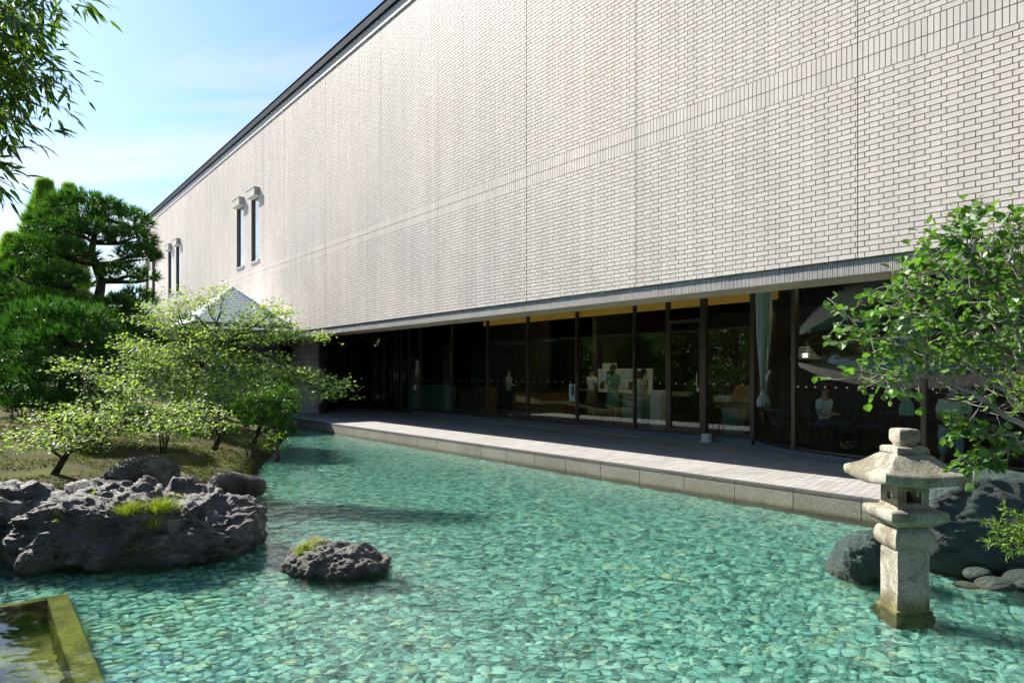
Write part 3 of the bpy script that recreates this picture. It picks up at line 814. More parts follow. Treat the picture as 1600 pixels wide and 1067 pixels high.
# sunken basin in the pond, near left
BT0, BT1, BD0, BD1 = 2.2, 6.80, -2.6, .62
bedm = MB()
def bedq(t0, t1, D0, D1): bedm.add([(-t1, D0, BED), (-t0, D0, BED), (-t0, D1, BED), (-t1, D1, BED)], [(0, 1, 2, 3)])
bedq(-12, 40, BD1, KD); bedq(-12, BT0, -16, BD1); bedq(BT1, 40, -16, BD1); bedq(BT0, BT1, -16, BD0)
bed = bedm.obj("pond_bed", M['bed'], None, kind="structure"); bed.rotation_euler = (0, 0, FROT)
bas = empty("sunken_basin", (0, 0, 0), FROT, "algae covered sunken concrete basin under the water at the lower left corner", "basin")
def basin_box(name, *a, bev=.012, parent=None):
    m = MB(); m.bt(*a); return m.obj(name, M['algae'], parent or bas, bevel=bev)
basin_box("rim", BT0, BT1, BD1 - .15, BD1, -.80, -.055)
basin_box("rim", BT1 - .10, BT1, BD0, BD1 - .152, -.80, -.055)
basin_box("rim", BT0, BT0 + .2, BD0, BD1 - .152, -.80, -.055)
basin_box("floor_slab", BT0 + .2, BT1 - .10, BD0, BD1 - .152, -.95, -.62)
basin_box("step", BT0 + .2, 5.95, BD0 + .1, .14, -.618, -.40)
basin_box("step", BT0 + .2, 5.35, BD0 + .1, -.05, -.398, -.24)
basin_box("step", 4.2, 4.75, .155, .355, -.618, -.18)

# pebbles on the bed
def pebble_geo(N, seg=8):
    """unit dome with a rim below its widest line"""
    ring = np.array([(math.cos(2*math.pi*k/seg), math.sin(2*math.pi*k/seg)) for k in range(seg)])
    v = [(0, 0, 1)]
    for r, z in ((.62, .80), (1.0, .12), (.86, -.5)): v += [(r*c, r*s, z) for c, s in ring]
    f = [(0, 1 + k, 1 + (k+1) % seg) for k in range(seg)]
    for j in range(2):
        for k in range(seg):
            a, b = 1 + j*seg + k, 1 + j*seg + (k+1) % seg; c, d = a + seg, b + seg
            f += [(a, c, d), (a, d, b)]
    return np.array(v), np.array(f)
UV_, UF_ = pebble_geo(1)
pp = []
gx, gy = np.meshgrid(np.arange(-10, 6.2, .080), np.arange(3.3, 24, .065))
gx = gx + (np.arange(gx.shape[0]) % 2)[:, None] * .040
P = np.stack([gx.ravel(), gy.ravel()], 1) + rng.uniform(-.018, .018, (gx.size, 2))
tL = -ST*P[:, 0] + CT*P[:, 1]; dL = CT*P[:, 0] + ST*P[:, 1]
ok = (dL < KD - .03) & (np.abs(P[:, 0]) < P[:, 1]*.78 + .4) & (P[:, 1] > 3.3)
ok &= ~((tL > BT0 - .05) & (tL < BT1 + .05) & (dL > BD0) & (dL < BD1 + .05))
P = P[ok]; P = P[sdf(P[:, 0], P[:, 1]) < .12]
N = len(P)
a = rng.uniform(.037, .060, N); b = a * rng.uniform(.62, .9, N); h = rng.uniform(.014, .024, N)
rot = rng.normal(0, .6, N); tx, ty = rng.normal(0, .14, N), rng.normal(0, .14, N)
zc = BED + rng.uniform(.0, .016, N)
dist = np.hypot(P[:, 0], P[:, 1])
vis = (np.abs(P[:, 0]) < P[:, 1] * .745) & (P[:, 1] > 4.05)
score = np.where(vis, dist, 99)
onear = np.argsort(score)[:290]; mask = np.ones(N, bool); mask[onear] = False
idx = np.where(mask)[0]; n = len(idx)
V = np.repeat(UV_[None], n, 0).copy()
wob = 1 + rng.normal(0, .07, (n, V.shape[1], 1)); V *= wob
V[..., 0] *= a[idx, None]; V[..., 1] *= b[idx, None]; V[..., 2] *= h[idx, None]
V[..., 2] += V[..., 0]*tx[idx, None] + V[..., 1]*ty[idx, None]
c, s = np.cos(rot[idx])[:, None], np.sin(rot[idx])[:, None]
X = V[..., 0]*c - V[..., 1]*s + P[idx, 0, None]; Y = V[..., 0]*s + V[..., 1]*c + P[idx, 1, None]; Z = V[..., 2] + zc[idx, None]
fv = (np.arange(n)[:, None, None]*len(UV_) + UF_[None]).reshape(-1, 3)
pv = np.stack([X, Y, Z], -1).reshape(-1, 3)
pf = link("pebble_field", mesh_np("pebble_field", pv, fv, smooth=True, attrs={'rnd': np.repeat(rng.random(n), len(UF_))}, mat=M['pebble']), None, None, kind="stuff")
pf["label"] = "bed of flat green pebbles under the clear water"
protos = []
for k in range(6):
    u = UV_ * (1 + rng.normal(0, .06, (len(UV_), 1))); u = u * np.array([1, .62 + .05*k, .38 + .0*k])
    protos.append(mesh_np("pebble", u * .056, UF_, smooth=True, mat=M['pebble']))
inv = bed.rotation_euler.to_matrix().inverted()
for i in onear:
    o = link("pebble", protos[i % 6], None, bed)
    w = inv @ Vector((P[i, 0], P[i, 1], zc[i] + .0)); o.location = w
    o.rotation_euler = (float(tx[i]), float(ty[i]), float(rot[i]) - FROT); s_ = float(a[i] / .056); o.scale = (s_, s_, s_)

# water surface with real ripples
m, nt, out = nodes_of("pond_water"); q = NT(nt)
wv = q.pos()
wmp = q.n("ShaderNodeMapping"); wmp.inputs["Rotation"].default_value = (0, 0, .35); wmp.inputs["Scale"].default_value = (.62, 1.5, 1); q.l(wv, wmp.inputs[0])
vd = q.n("ShaderNodeVectorMath", operation='DISTANCE'); q.l(wv, vd.inputs[0]); vd.inputs[1].default_value = (-3.4, 5.0, 0)
calm_ = q.math('MULTIPLY', q.math('SUBTRACT', vd.outputs["Value"], .9), .55, True)
hh_ = q.math('ADD', q.noise(wmp.outputs[0], 15, 2, .5), q.math('MULTIPLY', q.noise(wmp.outputs[0], 8, 3, .6), .9))
fine = q.bump(q.math('MULTIPLY', hh_, q.math('ADD', .12, calm_)), .28, .014)
WATER_NT = (q, out)
WMODE = 'MIX'
fr = q.n("ShaderNodeFresnel"); fr.inputs["IOR"].default_value = 1.333; q.l(fine, fr.inputs["Normal"])
gl = q.n("ShaderNodeBsdfGlossy"); gl.inputs["Roughness"].default_value = .0; gl.inputs["Color"].default_value = (1, 1, 1, 1); q.l(fine, gl.inputs["Normal"])
rf_ = q.n("ShaderNodeBsdfRefraction"); rf_.inputs["IOR"].default_value = 1.333; rf_.inputs["Roughness"].default_value = 0; rf_.inputs["Color"].default_value = (.93, 1, .985, 1); q.l(fine, rf_.inputs["Normal"])
tr = q.n("ShaderNodeBsdfTransparent"); tr.inputs[0].default_value = (.93, 1, .985, 1)
mxa = q.n("ShaderNodeMixShader"); mxa.inputs[0].default_value = 1.0
q.l(tr.outputs[0], mxa.inputs[1]); q.l(rf_.outputs[0], mxa.inputs[2])
mxb = q.n("ShaderNodeMixShader"); q.l(fr.outputs[0], mxb.inputs[0]); q.l(mxa.outputs[0], mxb.inputs[1]); q.l(gl.outputs[0], mxb.inputs[2])
q.l(mxb.outputs[0], out.inputs[0]); M['water'] = m
def water_mesh():
    ya = np.geomspace(2.2, 27, 560); ua = np.linspace(-.95, .95, 520)
    U, Yv = np.meshgrid(ua, ya); Xv = U * Yv
    # sum of travelling ripples with many directions + noise; calmer by the near left bank
    Z = np.zeros_like(Xv); r = np.random.default_rng(3)
    for lam, amp, k in ((.60, .0014, 7), (.28, .0013, 12), (.14, .0010, 16), (.07, .0006, 18)):
        for _ in range(k):
            th = r.normal(1.25, .8); kk = 2*math.pi/(lam*r.uniform(.75, 1.3))
            Z += amp / math.sqrt(k) * 1.6 * np.sin(kk*(Xv*math.cos(th) + Yv*math.sin(th)) + r.uniform(0, 6.28)) * (1 + .6*np.sin(Xv*r.uniform(.5, 2.5) + Yv*r.uniform(.5, 2.5) + r.uniform(0, 6)))
    calm = 1 - .78*np.exp(-(((Xv + 3.2)/1.6)**2 + ((Yv - 5.0)/1.9)**2))
    Z *= calm
    v = np.stack([Xv.ravel(), Yv.ravel(), Z.ravel()], 1); nx = len(ua)
    i = np.arange(nx-1)[None] + np.arange(len(ya)-1)[:, None]*nx
    f = np.stack([i, i+1, i+1+nx, i+nx], -1).reshape(-1, 4)
    c = v[f].mean(1); D = c[:, 0]*CT + c[:, 1]*ST
    return mesh_np("pond_water", v, f[(D < KD + .005)], smooth=True, mat=M['water'])
water = link("pond_water", water_mesh(), None, None, kind="structure")


# ------------------------------------------------------------------ stone lantern
LX, LY = PX(1413, 583, 5.30).x, 5.30
lan = empty("stone_lantern", (LX, LY, 0), 0, "weathered granite garden lantern with square post standing in the pond", "stone lantern")
def sq_loft(sections, sub=1, n=10):
    """superellipse-ish square sections: (half width, z, roundness 0..1)"""
    v = []; f = []; ring = None
    K = 4 * n
    for hw, z, rd in sections:
        for k in range(K):
            side, u = divmod(k, n); u = u / n * 2 - 1
            p = [(u, -1), (1, u), (-u, 1), (-1, -u)][side]
            L = math.hypot(*p); c = (p[0]/L, p[1]/L)
            v.append(((p[0]*(1-rd) + c[0]*rd)*hw, (p[1]*(1-rd) + c[1]*rd)*hw, z))
    for i in range(len(sections)-1):
        for k in range(K): f.append((i*K + k, i*K + (k+1) % K, (i+1)*K + (k+1) % K, (i+1)*K + k))
    f.append(tuple(range(K))[::-1]); f.append(tuple(range((len(sections)-1)*K, len(sections)*K)))
    return v, f
def rough(me, amp, sc_, seed):
    for vv in me.vertices:
        p = vv.co; d = mn.noise_vector(Vector((p.x*sc_ + seed, p.y*sc_, p.z*sc_))) * amp + mn.noise_vector(Vector((p.x*sc_*3.5 + seed, p.y*sc_*3.5, p.z*sc_*3.5))) * amp * .45
        vv.co = p + d
def lpart(name, sections, amp=.004, sc_=7, n=10, smooth=True, seed=1, zfun=None):
    v, f = sq_loft(sections, n=n)
    if zfun: v = [zfun(*p) for p in v]
    me = bpy.data.meshes.new(name); me.from_pydata(v, [], f); me.update(); rough(me, amp, sc_, seed)
    me.materials.append(M['lantern'])
    if smooth:
        me.polygons.foreach_set("use_smooth", [True]*len(me.polygons))
        try: me.set_sharp_from_angle(angle=math.radians(50))
        except Exception: pass
    return link(name, me, None, lan)
def seq(z0, z1, hw, k, rd=.0): return [(hw, z0 + (z1-z0)*i/k, rd) for i in range(k+1)]
hz = .131
lpart("base_block", seq(-.36, -.025, .165, 8, .02), .006, 6)
lpart("post", [(.150, -.024, .02), (.1495, .02, .02)] + seq(.03, .47, hz, 14, .03) + [(hz*.985, .50, .1)], .0035, 8)
lpart("post_bulge", [(.118, .495, .12), (.140, .508, .10), (.160, .53, .10), (.171, .565, .10), (.173, .60, .10), (.168, .635, .10), (.154, .665, .12), (.130, .685, .12), (.12, .695, .1)], .003, 8)
lpart("platform", [(.125, .69, .1), (.15, .70, .06), (.215, .745, .04), (.232, .76, .05), (.237, .785, .06), (.236, .815, .06), (.226, .828, .06), (.16, .838, .05), (.13, .839, .05)], .004, 7, n=12)
# light box with real openings
fb = MB(); z0, z1, w_, d_ = .838, 1.035, .128, .020
def xb(*a): fb.box(a[:3], a[3:])
wz0, wz1, ww = .885, .985, .060
fb2 = []
def wall_sq(ax, sg, hole):
    """one wall of the box; hole 'sq' or 'round'"""
    m = MB(); T = .034; o = w_ ; n = 28
    outer = []; inner = []
    for k in range(n):
        a = 2*math.pi*(k + .5)/n; c, s = math.cos(a), math.sin(a)
        e = max(abs(c), abs(s)); ox, oz = c/e*w_*.998, (z0+z1)/2 + s/e*(z1-z0)/2
        if hole == 'sq': ix, iz = c/e*ww, (wz0+wz1)/2 + s/e*(wz1-wz0)/2
        else: ix, iz = c*.036, (wz0+wz1)/2 + s*.036
        outer.append((ox, oz)); inner.append((ix, iz))
    def tr3(p, dep):
        x, z = p; y = w_ - dep
        return (sg*y, x, z) if ax == 'x' else (x, sg*y, z)
    vs = [tr3(p, 0) for p in outer] + [tr3(p, 0) for p in inner] + [tr3(p, T) for p in inner] + [tr3(p, T) for p in outer]
    fs = []
    for k in range(n):
        k2 = (k+1) % n
        fs += [(k, k2, n+k2, n+k), (n+k, n+k2, 2*n+k2, 2*n+k), (2*n+k, 2*n+k2, 3*n+k2, 3*n+k)]
    m.add(vs, fs)
    if hole == 'sq':       # raised frame round the opening
        for (xa, xb_, za, zb) in ((-ww-.02, -ww, wz0-.02, wz1+.02), (ww, ww+.02, wz0-.02, wz1+.02), (-ww, ww, wz1, wz1+.02), (-ww, ww, wz0-.02, wz0)):
            p = [tr3((xa, za), -.007), tr3((xb_, zb), .01)]
            m.box(p[0], p[1])
    bm = bmesh.new(); me = m.mesh("fire_box_wall"); bm.from_mesh(me); bmesh.ops.recalc_face_normals(bm, faces=bm.faces); bm.to_mesh(me); bm.free()
    me.materials.append(M['lantern']); return link("fire_box_wall", me, None, lan)
wall_sq('y', -1, 'sq'); wall_sq('y', 1, 'sq'); wall_sq('x', -1, 'round'); wall_sq('x', 1, 'round')
lpart("fire_box_sill", [(.136, .832, .03), (.137, .862, .03), (.132, .868, .03)], .002, 8)
# roof: square, flaring eaves with lifted corners
def roofz(x, y, z):
    k = max(0, (abs(x) * abs(y)) / (.345*.345)); r = max(abs(x), abs(y))
    return (x, y, z + .035 * k**1.5)
lpart("roof", [(.12, 1.03, .0), (.27, 1.034, .0), (.325, 1.040, .0), (.338, 1.05, .02), (.344, 1.075, .03), (.344, 1.10, .03), (.337, 1.118, .03), (.30, 1.140, .06), (.255, 1.170, .12), (.21, 1.215, .2), (.17, 1.255, .2), (.135, 1.275, .12), (.12, 1.28, .1)], .0065, 6, n=14, zfun=roofz, seed=4)
lpart("neck_slab", [(.118, 1.278, .05), (.134, 1.284, .03), (.136, 1.322, .05), (.126, 1.334, .08), (.08, 1.336, .2)], .0035, 9, seed=2)
lpart("finial", [(.075, 1.335, .8), (.082, 1.345, .8), (.083, 1.36, .7), (.090, 1.372, .5), (.0925, 1.385, .35), (.093, 1.43, .3), (.092, 1.462, .35), (.084, 1.475, .5), (.05, 1.481, .7)], .004, 9, seed=5)

lan.scale = (.93, .93, .945)
# ------------------------------------------------------------------ rocks
def rock(name, label, center, radii, rz, seed, mat, sub=6, amp=1.0, tilt=(0, 0), cuts=0, group=None, fold=1.0, flat=None):
    bm = bmesh.new(); bmesh.ops.create_icosphere(bm, subdivisions=sub, radius=1)
    rr_ = random.Random(seed); S = Vector((seed*3.7, seed*1.3, seed*7.1))
    planes = []
    for _ in range(cuts):
        n_ = Vector((rr_.gauss(0, 1), rr_.gauss(0, 1), rr_.gauss(0, .7))).normalized(); planes.append((n_, rr_.uniform(.72, .93)))
    R = Vector(radii); mr = min(radii)
    for vv in bm.verts:
        p = vv.co.copy()
        for n_, d in planes:
            k = p.dot(n_) - d
            if k > 0: p -= n_ * k * .88
        w = Vector((p.x*R.x, p.y*R.y, p.z*R.z)); nrm = p.normalized()
        l = w + S
        l = l + mn.noise_vector(l*1.6)*.16
        st = Vector((l.x*.9 + l.z*.9, l.y*1.5, l.z*1.9 - l.x*.55))
        a_ = abs(mn.noise(st*1.5/mr*.45)); b_ = abs(mn.noise(st*3.4/mr*.45 + S)); c_ = abs(mn.noise(st*7.5/mr*.45)); e_ = abs(mn.noise(l*26))
        lump = mn.noise(l*.9/mr*.5)
        d = .26*lump + fold*(.30*(a_ - .25) + .18*(.22 - b_)*(.5 + a_*2) + .16*(.22 - c_)*(.5 + b_*2.0)) + .035*(.25 - e_)
        w = w + nrm * d * mr * amp
        if fold > .5:                        # fracture facets: each cell tilts its own way
            for fs_, am_ in ((2.1/mr*.5, .55), (5.5/mr*.5, .45)):
                q0 = l*fs_; vp_ = mn.voronoi(q0)[1][0]; dv = mn.noise_vector(vp_*7.3 + S)
                if dv.length > 1e-5: w = w + nrm * ((q0 - vp_).dot(dv.normalized())) * am_ / fs_ * .34
        stp = .055*mr*2                      # broken ledges
        h_ = (w.z + .35*w.x + .25*mn.noise(l*2.2)) / stp; fr_ = h_ - math.floor(h_)
        w = w + nrm * (abs(fr_ - .5) - .25) * .045 * mr * fold
        vv.co = w
    me = bpy.data.meshes.new(name); bm.to_mesh(me); bm.free()
    me.polygons.foreach_set("use_smooth", [True]*len(me.polygons))
    o = link(name, me, M[mat], None, label=label, cat="rock"); o.location = center
    if group: o["group"] = group
    o.rotation_euler = (tilt[0], tilt[1], rz); return o
big = rock("pond_rock", "huge dark folded rock at the left bank with grass growing on it", (-3.95, 7.18, .10), (1.42, .92, .52), .04, 3, 'rock', 7, 1.0, (0, .0), cuts=4)
rock("pond_rock", "dark craggy rock at the left edge of the photo leaning on the huge rock", (-5.45, 7.0, .22), (.85, .65, .50), .3, 11, 'rock', 6, 1.0, (0, 0), cuts=5)
rock("pond_rock", "low wedge of rock entering the water between the two left rocks", (-4.46, 6.42, -.02), (.20, .16, .26), .5, 21, 'rock', 5, .9, (0, .2), cuts=4)
rock("garden_boulder", "rounded dark boulder in the shade under the maple", (-4.85, 8.95, .42), (.50, .42, .32), .2, 5, 'rock', 6, .8, cuts=3, fold=.7)
rock("bank_stone", "low flat brown stone at the water's edge beside the moss bank", (-4.12, 10.2, .13), (.42, .34, .24), .1, 8, 'rock_brown', 5, .55, cuts=3, fold=.5)
rock("bank_stone", "narrow dark stone in the gap between the huge rock and the flat stone", (-4.75, 9.75, .1), (.30, .4, .3), .8, 14, 'rock_brown', 5, .6, cuts=3, fold=.5)
isl = rock("island_rock", "small jagged grey rock with yellow moss standing alone in the pond", (-1.64, 6.42, -.03), (.55, .34, .26), -.08, 17, 'rock', 6, .95, (0, .0), cuts=6)
rock("garden_boulder", "big dark green schist boulder behind the lantern", (4.72, 6.55, .30), (1.02, .62, .60), -.1, 23, 'rock_green', 6, .45, (0, .08), cuts=7, fold=.40)
rock("bank_stone", "small green banded rock at the water left of the lantern post", (3.24, 6.25, .03), (.34, .26, .30), .2, 31, 'rock_green', 6, .5, (0, .55), cuts=4, fold=.8)
for k, (x, y, Z_, r_, lb) in enumerate(((1528, 893, 6.05, .10, "smallest"), (1572, 880, 6.15, .13, "rounded"), (1510, 915, 5.9, .09, "lowest"), (1555, 912, 5.85, .13, "wide"), (1600, 905, 5.9, .16, "rightmost"), (1628, 870, 6.2, .16, "upper"))):
    p = PX(x, y, Z_); rock("cobble", f"{lb} dark cobble in the shade below the green boulder", (p.x, p.y, p.z - .02), (r_*1.2, r_, r_*.62), k, 40 + k, 'rock_green', 4, .25, cuts=2, fold=.3, group="dark cobbles below the green boulder")
# ------------------------------------------------------------------ vegetation
def norm(a): return a / np.maximum(np.linalg.norm(a, axis=-1, keepdims=True), 1e-9)
def leaves_geo(P, Nn, size, shape, roll=None, droop=.0):
    """P (N,3) leaf base, Nn (N,3) leaf pointing direction; shape (k,2) outline in units + faces as fan with fold"""
    N = len(P); D = norm(Nn)
    up = norm(np.cross(D, rng.normal(0, 1, (N, 3))))
    up = np.where(up[:, 2:3] < 0, -up, up)
    up = norm(up + np.array([0, 0, .9]) - D * (D[:, 2:3] * .9))
    up = norm(up - D * np.sum(up*D, 1, keepdims=True))
    sd = np.cross(D, up)
    pts, faces, zz_ = shape
    pts = np.array(pts); k = len(pts)
    sz = np.asarray(size)[:, None, None] if np.ndim(size) else size
    V = P[:, None, :] + sz * (D[:, None]*pts[None, :, 0:1] + sd[:, None]*pts[None, :, 1:2] + up[:, None]*np.array(zz_)[None, :, None])
    f = (np.arange(N)[:, None, None]*k + np.array(faces)[None]).reshape(-1, 3)
    return V.reshape(-1, 3), f, np.repeat(rng.random(N), len(faces))
ROUND = ([(0, 0), (.25, -.42), (.65, -.46), (1, -.12), (1.06, .0), (1, .12), (.65, .46), (.25, .42), (.5, 0)], [(0,1,8),(1,2,8),(2,3,8),(3,4,8),(4,5,8),(5,6,8),(6,7,8),(7,0,8)], [0, .10, .10, -.02, -.06, -.02, .10, .10, -.02])
LANCE = ([(0, 0), (.22, -.11), (.55, -.085), (1, 0), (.55, .085), (.22, .11)], [(0,1,5),(1,2,5),(2,4,5),(2,3,4)], [0, .01, -.02, -.16, -.02, .01])
MAPLE = ([(0, 0), (.35, -.12), (.45, -.62), (.62, -.16), (1.05, 0), (.62, .16), (.45, .62), (.35, .12)], [(0,1,7),(1,2,3),(1,3,5),(1,5,7),(3,4,5),(5,6,7)], [0, 0, -.08, .02, -.1, .02, -.08, 0])
OVAL = ([(0, 0), (.4, -.25), (1, 0), (.4, .25)], [(0,1,2),(0,2,3)], [0, .06, -.04, .06])
def needles_geo(P, Nn, L, w, K, spread=.8):
    N = len(P); D = norm(Nn)
    d = norm(D[:, None] + rng.normal(0, spread, (N, K, 3)) * .62 + np.array([0, 0, .18]))
    b = P[:, None] + d * 0
    s = norm(np.cross(d, rng.normal(0, 1, (N, K, 3)))) * w
    ln = L * rng.uniform(.7, 1.15, (N, K, 1))
    V = np.stack([b - s, b + s, b + d*ln], 2).reshape(-1, 3)
    f = np.arange(len(V)).reshape(-1, 3)
    return V, f, np.repeat(rng.random(N), K)
def foliage(name, geo, mat, parent, kind="stuff"):
    v, f, r = geo
    return link(name, mesh_np(name, v, f, attrs={'rnd': r}, mat=M[mat]), None, parent, kind=kind)
def shell_points(c, r, n, top=.25, inner=.25):
    """points near the surface of an ellipsoid, mostly its upper part; also outward directions"""
    d = norm(rng.normal(0, 1, (int(n*2.2), 3))); d = d[d[:, 2] > -top][:n]
    lump = np.array([1 + .16*mn.noise(Vector(p)*2.6 + Vector(c)) for p in d])[:, None]
    rad = rng.uniform(1 - inner, 1.0, (len(d), 1)) * lump
    return np.array(c) + d * rad * np.array(r), norm(d / np.array(r))
def limb(m, a, b, r0, r1, bend=.15, n=7, sides=7, seed=0, sag=0.0):
    rr_ = random.Random(seed); a, b = Vector(a), Vector(b); L = (b - a).length
    off = [Vector((rr_.gauss(0, 1), rr_.gauss(0, 1), rr_.gauss(0, .6))) * bend * L * .5 for _ in range(2)]
    pts = []; rad = []
    for i in range(n):
        u = i/(n-1); p = a.lerp(b, u) + off[0]*math.sin(math.pi*u) + off[1]*math.sin(2*math.pi*u)*.5 - Vector((0, 0, sag*L*math.sin(math.pi*u)))
        pts.append(p); rad.append(r0*(1-u) + r1*u)
    m.tube(pts, rad, sides); return pts

def pine(name, label, base, trunk, pads, mat, group=None, tuft=130, L=.16, w=.007, K=11, rad=.12, cat="pine tree"):
    root = empty(name, base, 0, label, cat, group)
    B = Vector(base); m = MB(); tp = [Vector(p) - B for p in trunk]
    pts = []
    for i in range(len(tp)-1):
        for k in range(4): pts.append(tp[i].lerp(tp[i+1], k/4))
    pts.append(tp[-1]); pts = [p + mn.noise_vector(p*1.3)*rad*.5 for p in pts]
    m.tube(pts, [rad*(1 - .75*i/len(pts)) for i in range(len(pts))], 9)
    m.obj("trunk", M['bark'], root, smooth=True)
    lm = MB()
    for j, (c, r) in enumerate(pads):
        c = Vector(c) - B
        cand = min(pts[len(pts)//4:], key=lambda p: (p - c).length + max(0, p.z - c.z)*.8)
        e = limb(lm, cand, c - Vector((0, 0, r[2]*.25)), rad*.42, rad*.12, .18, 7, 6, j)
        for q_ in range(5):
            a_ = rng.uniform(0, 6.28); s_ = c + Vector((math.cos(a_)*r[0]*.7, math.sin(a_)*r[1]*.7, r[2]*.1))
            limb(lm, e[-3], s_, rad*.14, rad*.04, .15, 5, 5, j*10 + q_)
        n = int(tuft * (r[0]*r[1] + r[0]*r[2] + r[1]*r[2]) * 3.0)
        P_, D_ = shell_points(c, r, n, .35, .35)
        foliage("foliage_pad", needles_geo(P_, D_*.7 + np.array([0, 0, .35]), L, w, K), mat, root)
    lm.obj("branches", M['bark'], root, smooth=True)
    return root
def padpx(x, y, Z_, w, h, d=None):
    p = PX(x, y, Z_); s = Z_/F
    return ((p.x, p.y, p.z), (w*s/2, (d if d else w*s/2), h*s/2))
R_ = random.Random(4)
# big cloud-pruned pine behind
pads = [padpx(x, y, Z_, w, h) for x, y, Z_, w, h in (
 (135, 325, 20, 110, 42), (185, 345, 20.4, 90, 44), (85, 352, 19.6, 80, 40), (130, 362, 19.2, 90, 40), (205, 375, 20.4, 70, 36),
 (60, 392, 19.4, 78, 44), (110, 400, 19.0, 80, 40), (215, 402, 20.2, 66, 36), (190, 432, 19.8, 60, 36), (40, 432, 19.0, 72, 46), (228, 398, 20.6, 40, 24),
 (95, 440, 18.8, 84, 40), (215, 470, 20, 56, 40), (20, 470, 19, 66, 44), (185, 480, 19.4, 64, 34), (205, 500, 19.6, 60, 36), (60, 478, 18.8, 80, 40), (120, 478, 19, 60, 30), (230, 435, 20.6, 34, 24))]
pine("pine_tree", "tall dark cloud-pruned pine with its trunk showing against the sky", tuple(PX(150, 640, 20)), [PX(150, 640, 20), PX(143, 560, 20), PX(146, 500, 19.9), PX(152, 440, 20), PX(146, 390, 20), PX(150, 340, 20)], pads, 'pine', tuft=60, L=.25, w=.014, K=10, rad=.22)
pine("pine_tree", "second pine at the far left behind the round clipped pine", tuple(PX(60, 640, 18)), [PX(75, 640, 18), PX(84, 545, 18), PX(100, 500, 18)],
     [padpx(15, 520, 18, 90, 44), padpx(60, 510, 18, 70, 40), padpx(10, 565, 17.5, 80, 60), padpx(225, 520, 18, 60, 44), padpx(235, 545, 18.2, 50, 44), padpx(200, 545, 18, 60, 44)], 'pine_dark', tuft=46, L=.24, w=.014, K=10, rad=.2)
# round clipped pine in front
pads = [padpx(x, y, Z_, w, h) for x, y, Z_, w, h in (
 (75, 500, 13, 110, 64), (120, 505, 13.1, 110, 60), (50, 528, 12.8, 90, 60), (155, 535, 13.2, 80, 56), (95, 535, 12.5, 120, 60), (25, 560, 12.7, 80, 60), (165, 575, 13, 70, 60),
 (90, 585, 12.3, 120, 70), (20, 610, 12.4, 80, 70), (140, 620, 12.6, 90, 60), (70, 635, 12.2, 100, 50), (195, 560, 13.4, 50, 50))]
pine("pine_tree", "dense round clipped pine below the tall pine at the left", tuple(PX(95, 690, 13)), [PX(95, 700, 13), PX(90, 640, 13), PX(100, 590, 13), PX(95, 520, 13)], pads, 'pine_dark', tuft=95, L=.17, w=.009, K=10, rad=.12)
# small pine right of the maple at the water
pads = [padpx(x, y, Z_, w, h) for x, y, Z_, w, h in ((435, 622, 15.5, 60, 36), (405, 635, 15.3, 60, 36), (448, 648, 15.4, 50, 34), (415, 660, 15.2, 70, 36), (375, 650, 15.4, 60, 40), (440, 676, 15.2, 50, 26))]
pine("pine_tree", "small dark pine leaning over the far end of the pond beside the deck", tuple(PX(390, 700, 15.6)), [PX(390, 705, 15.6), PX(400, 680, 15.5), PX(415, 650, 15.4), PX(430, 630, 15.4)], pads, 'pine', tuft=80, L=.17, w=.010, K=10, rad=.07)

def leafy(name, label, base, trunk, clumps, mat, size, shape, density, rad, cat="tree", bark='bark', flat=.25, group=None, dirz=.1, cname="crown"):
    root = empty(name, base, 0, label, cat, group); B = Vector(base)
    m = MB(); tp = [Vector(p) - B for p in trunk]; pts = []
    for i in range(len(tp)-1):
        for k in range(4): pts.append(tp[i].lerp(tp[i+1], k/4))
    pts.append(tp[-1]); pts = [p + mn.noise_vector(p*1.7)*rad*.5 for p in pts]
    m.tube(pts, [rad*(1 - .7*i/len(pts)) for i in range(len(pts))], 8); m.obj("trunk", M[bark], root, smooth=True)
    lm = MB(); PP = []; DD = []
    for j, (c, r) in enumerate(clumps):
        c = Vector(c) - B
        cand = min(pts[len(pts)//3:], key=lambda p: (p - c).length)
        e = limb(lm, cand, c, rad*.40, rad*.10, .14, 7, 6, j + 50)
        nt_ = max(4, int(6 * r[0] / .4))
        for q_ in range(nt_):
            dd = Vector((rng.normal(), rng.normal(), rng.normal()*.6)); dd.normalize(); s_ = c + Vector((dd.x*r[0], dd.y*r[1], dd.z*r[2]))*.8
            limb(lm, e[-2 - q_ % 3], s_, rad*.10, rad*.02, .12, 5, 4, j*31 + q_)
        n = int(density * (r[0]*r[1]*r[2])**(2/3) * 12)
        # leaves gathered in flat sprays
        ns = max(6, n // 22)
        d = norm(rng.normal(0, 1, (ns, 3))); rr2 = rng.uniform(.35, 1.05, (ns, 1))
        cs = np.array(c) + d * rr2 * np.array(r)
        dirs = norm(d * np.array([1, 1, .25]) + np.array([0, 0, dirz]))
        k = 22
        off = rng.normal(0, 1, (ns, k, 3)) * np.array([1, 1, flat]) * (size * 2.1)
        along = dirs[:, None] * rng.uniform(-.5, 1, (ns, k, 1)) * size * 3.2
        P_ = cs[:, None] + off + along
        D_ = norm(dirs[:, None] + rng.normal(0, .8, (ns, k, 3)) * np.array([1, 1, .45]))
        PP.append(P_.reshape(-1, 3)); DD.append(D_.reshape(-1, 3))
    lm.obj("branches", M[bark], root, smooth=True)
    P_ = np.concatenate(PP); D_ = np.concatenate(DD)
    foliage(cname, leaves_geo(P_, D_, size * rng.uniform(.7, 1.25, len(P_)), shape), mat, root)
    return root
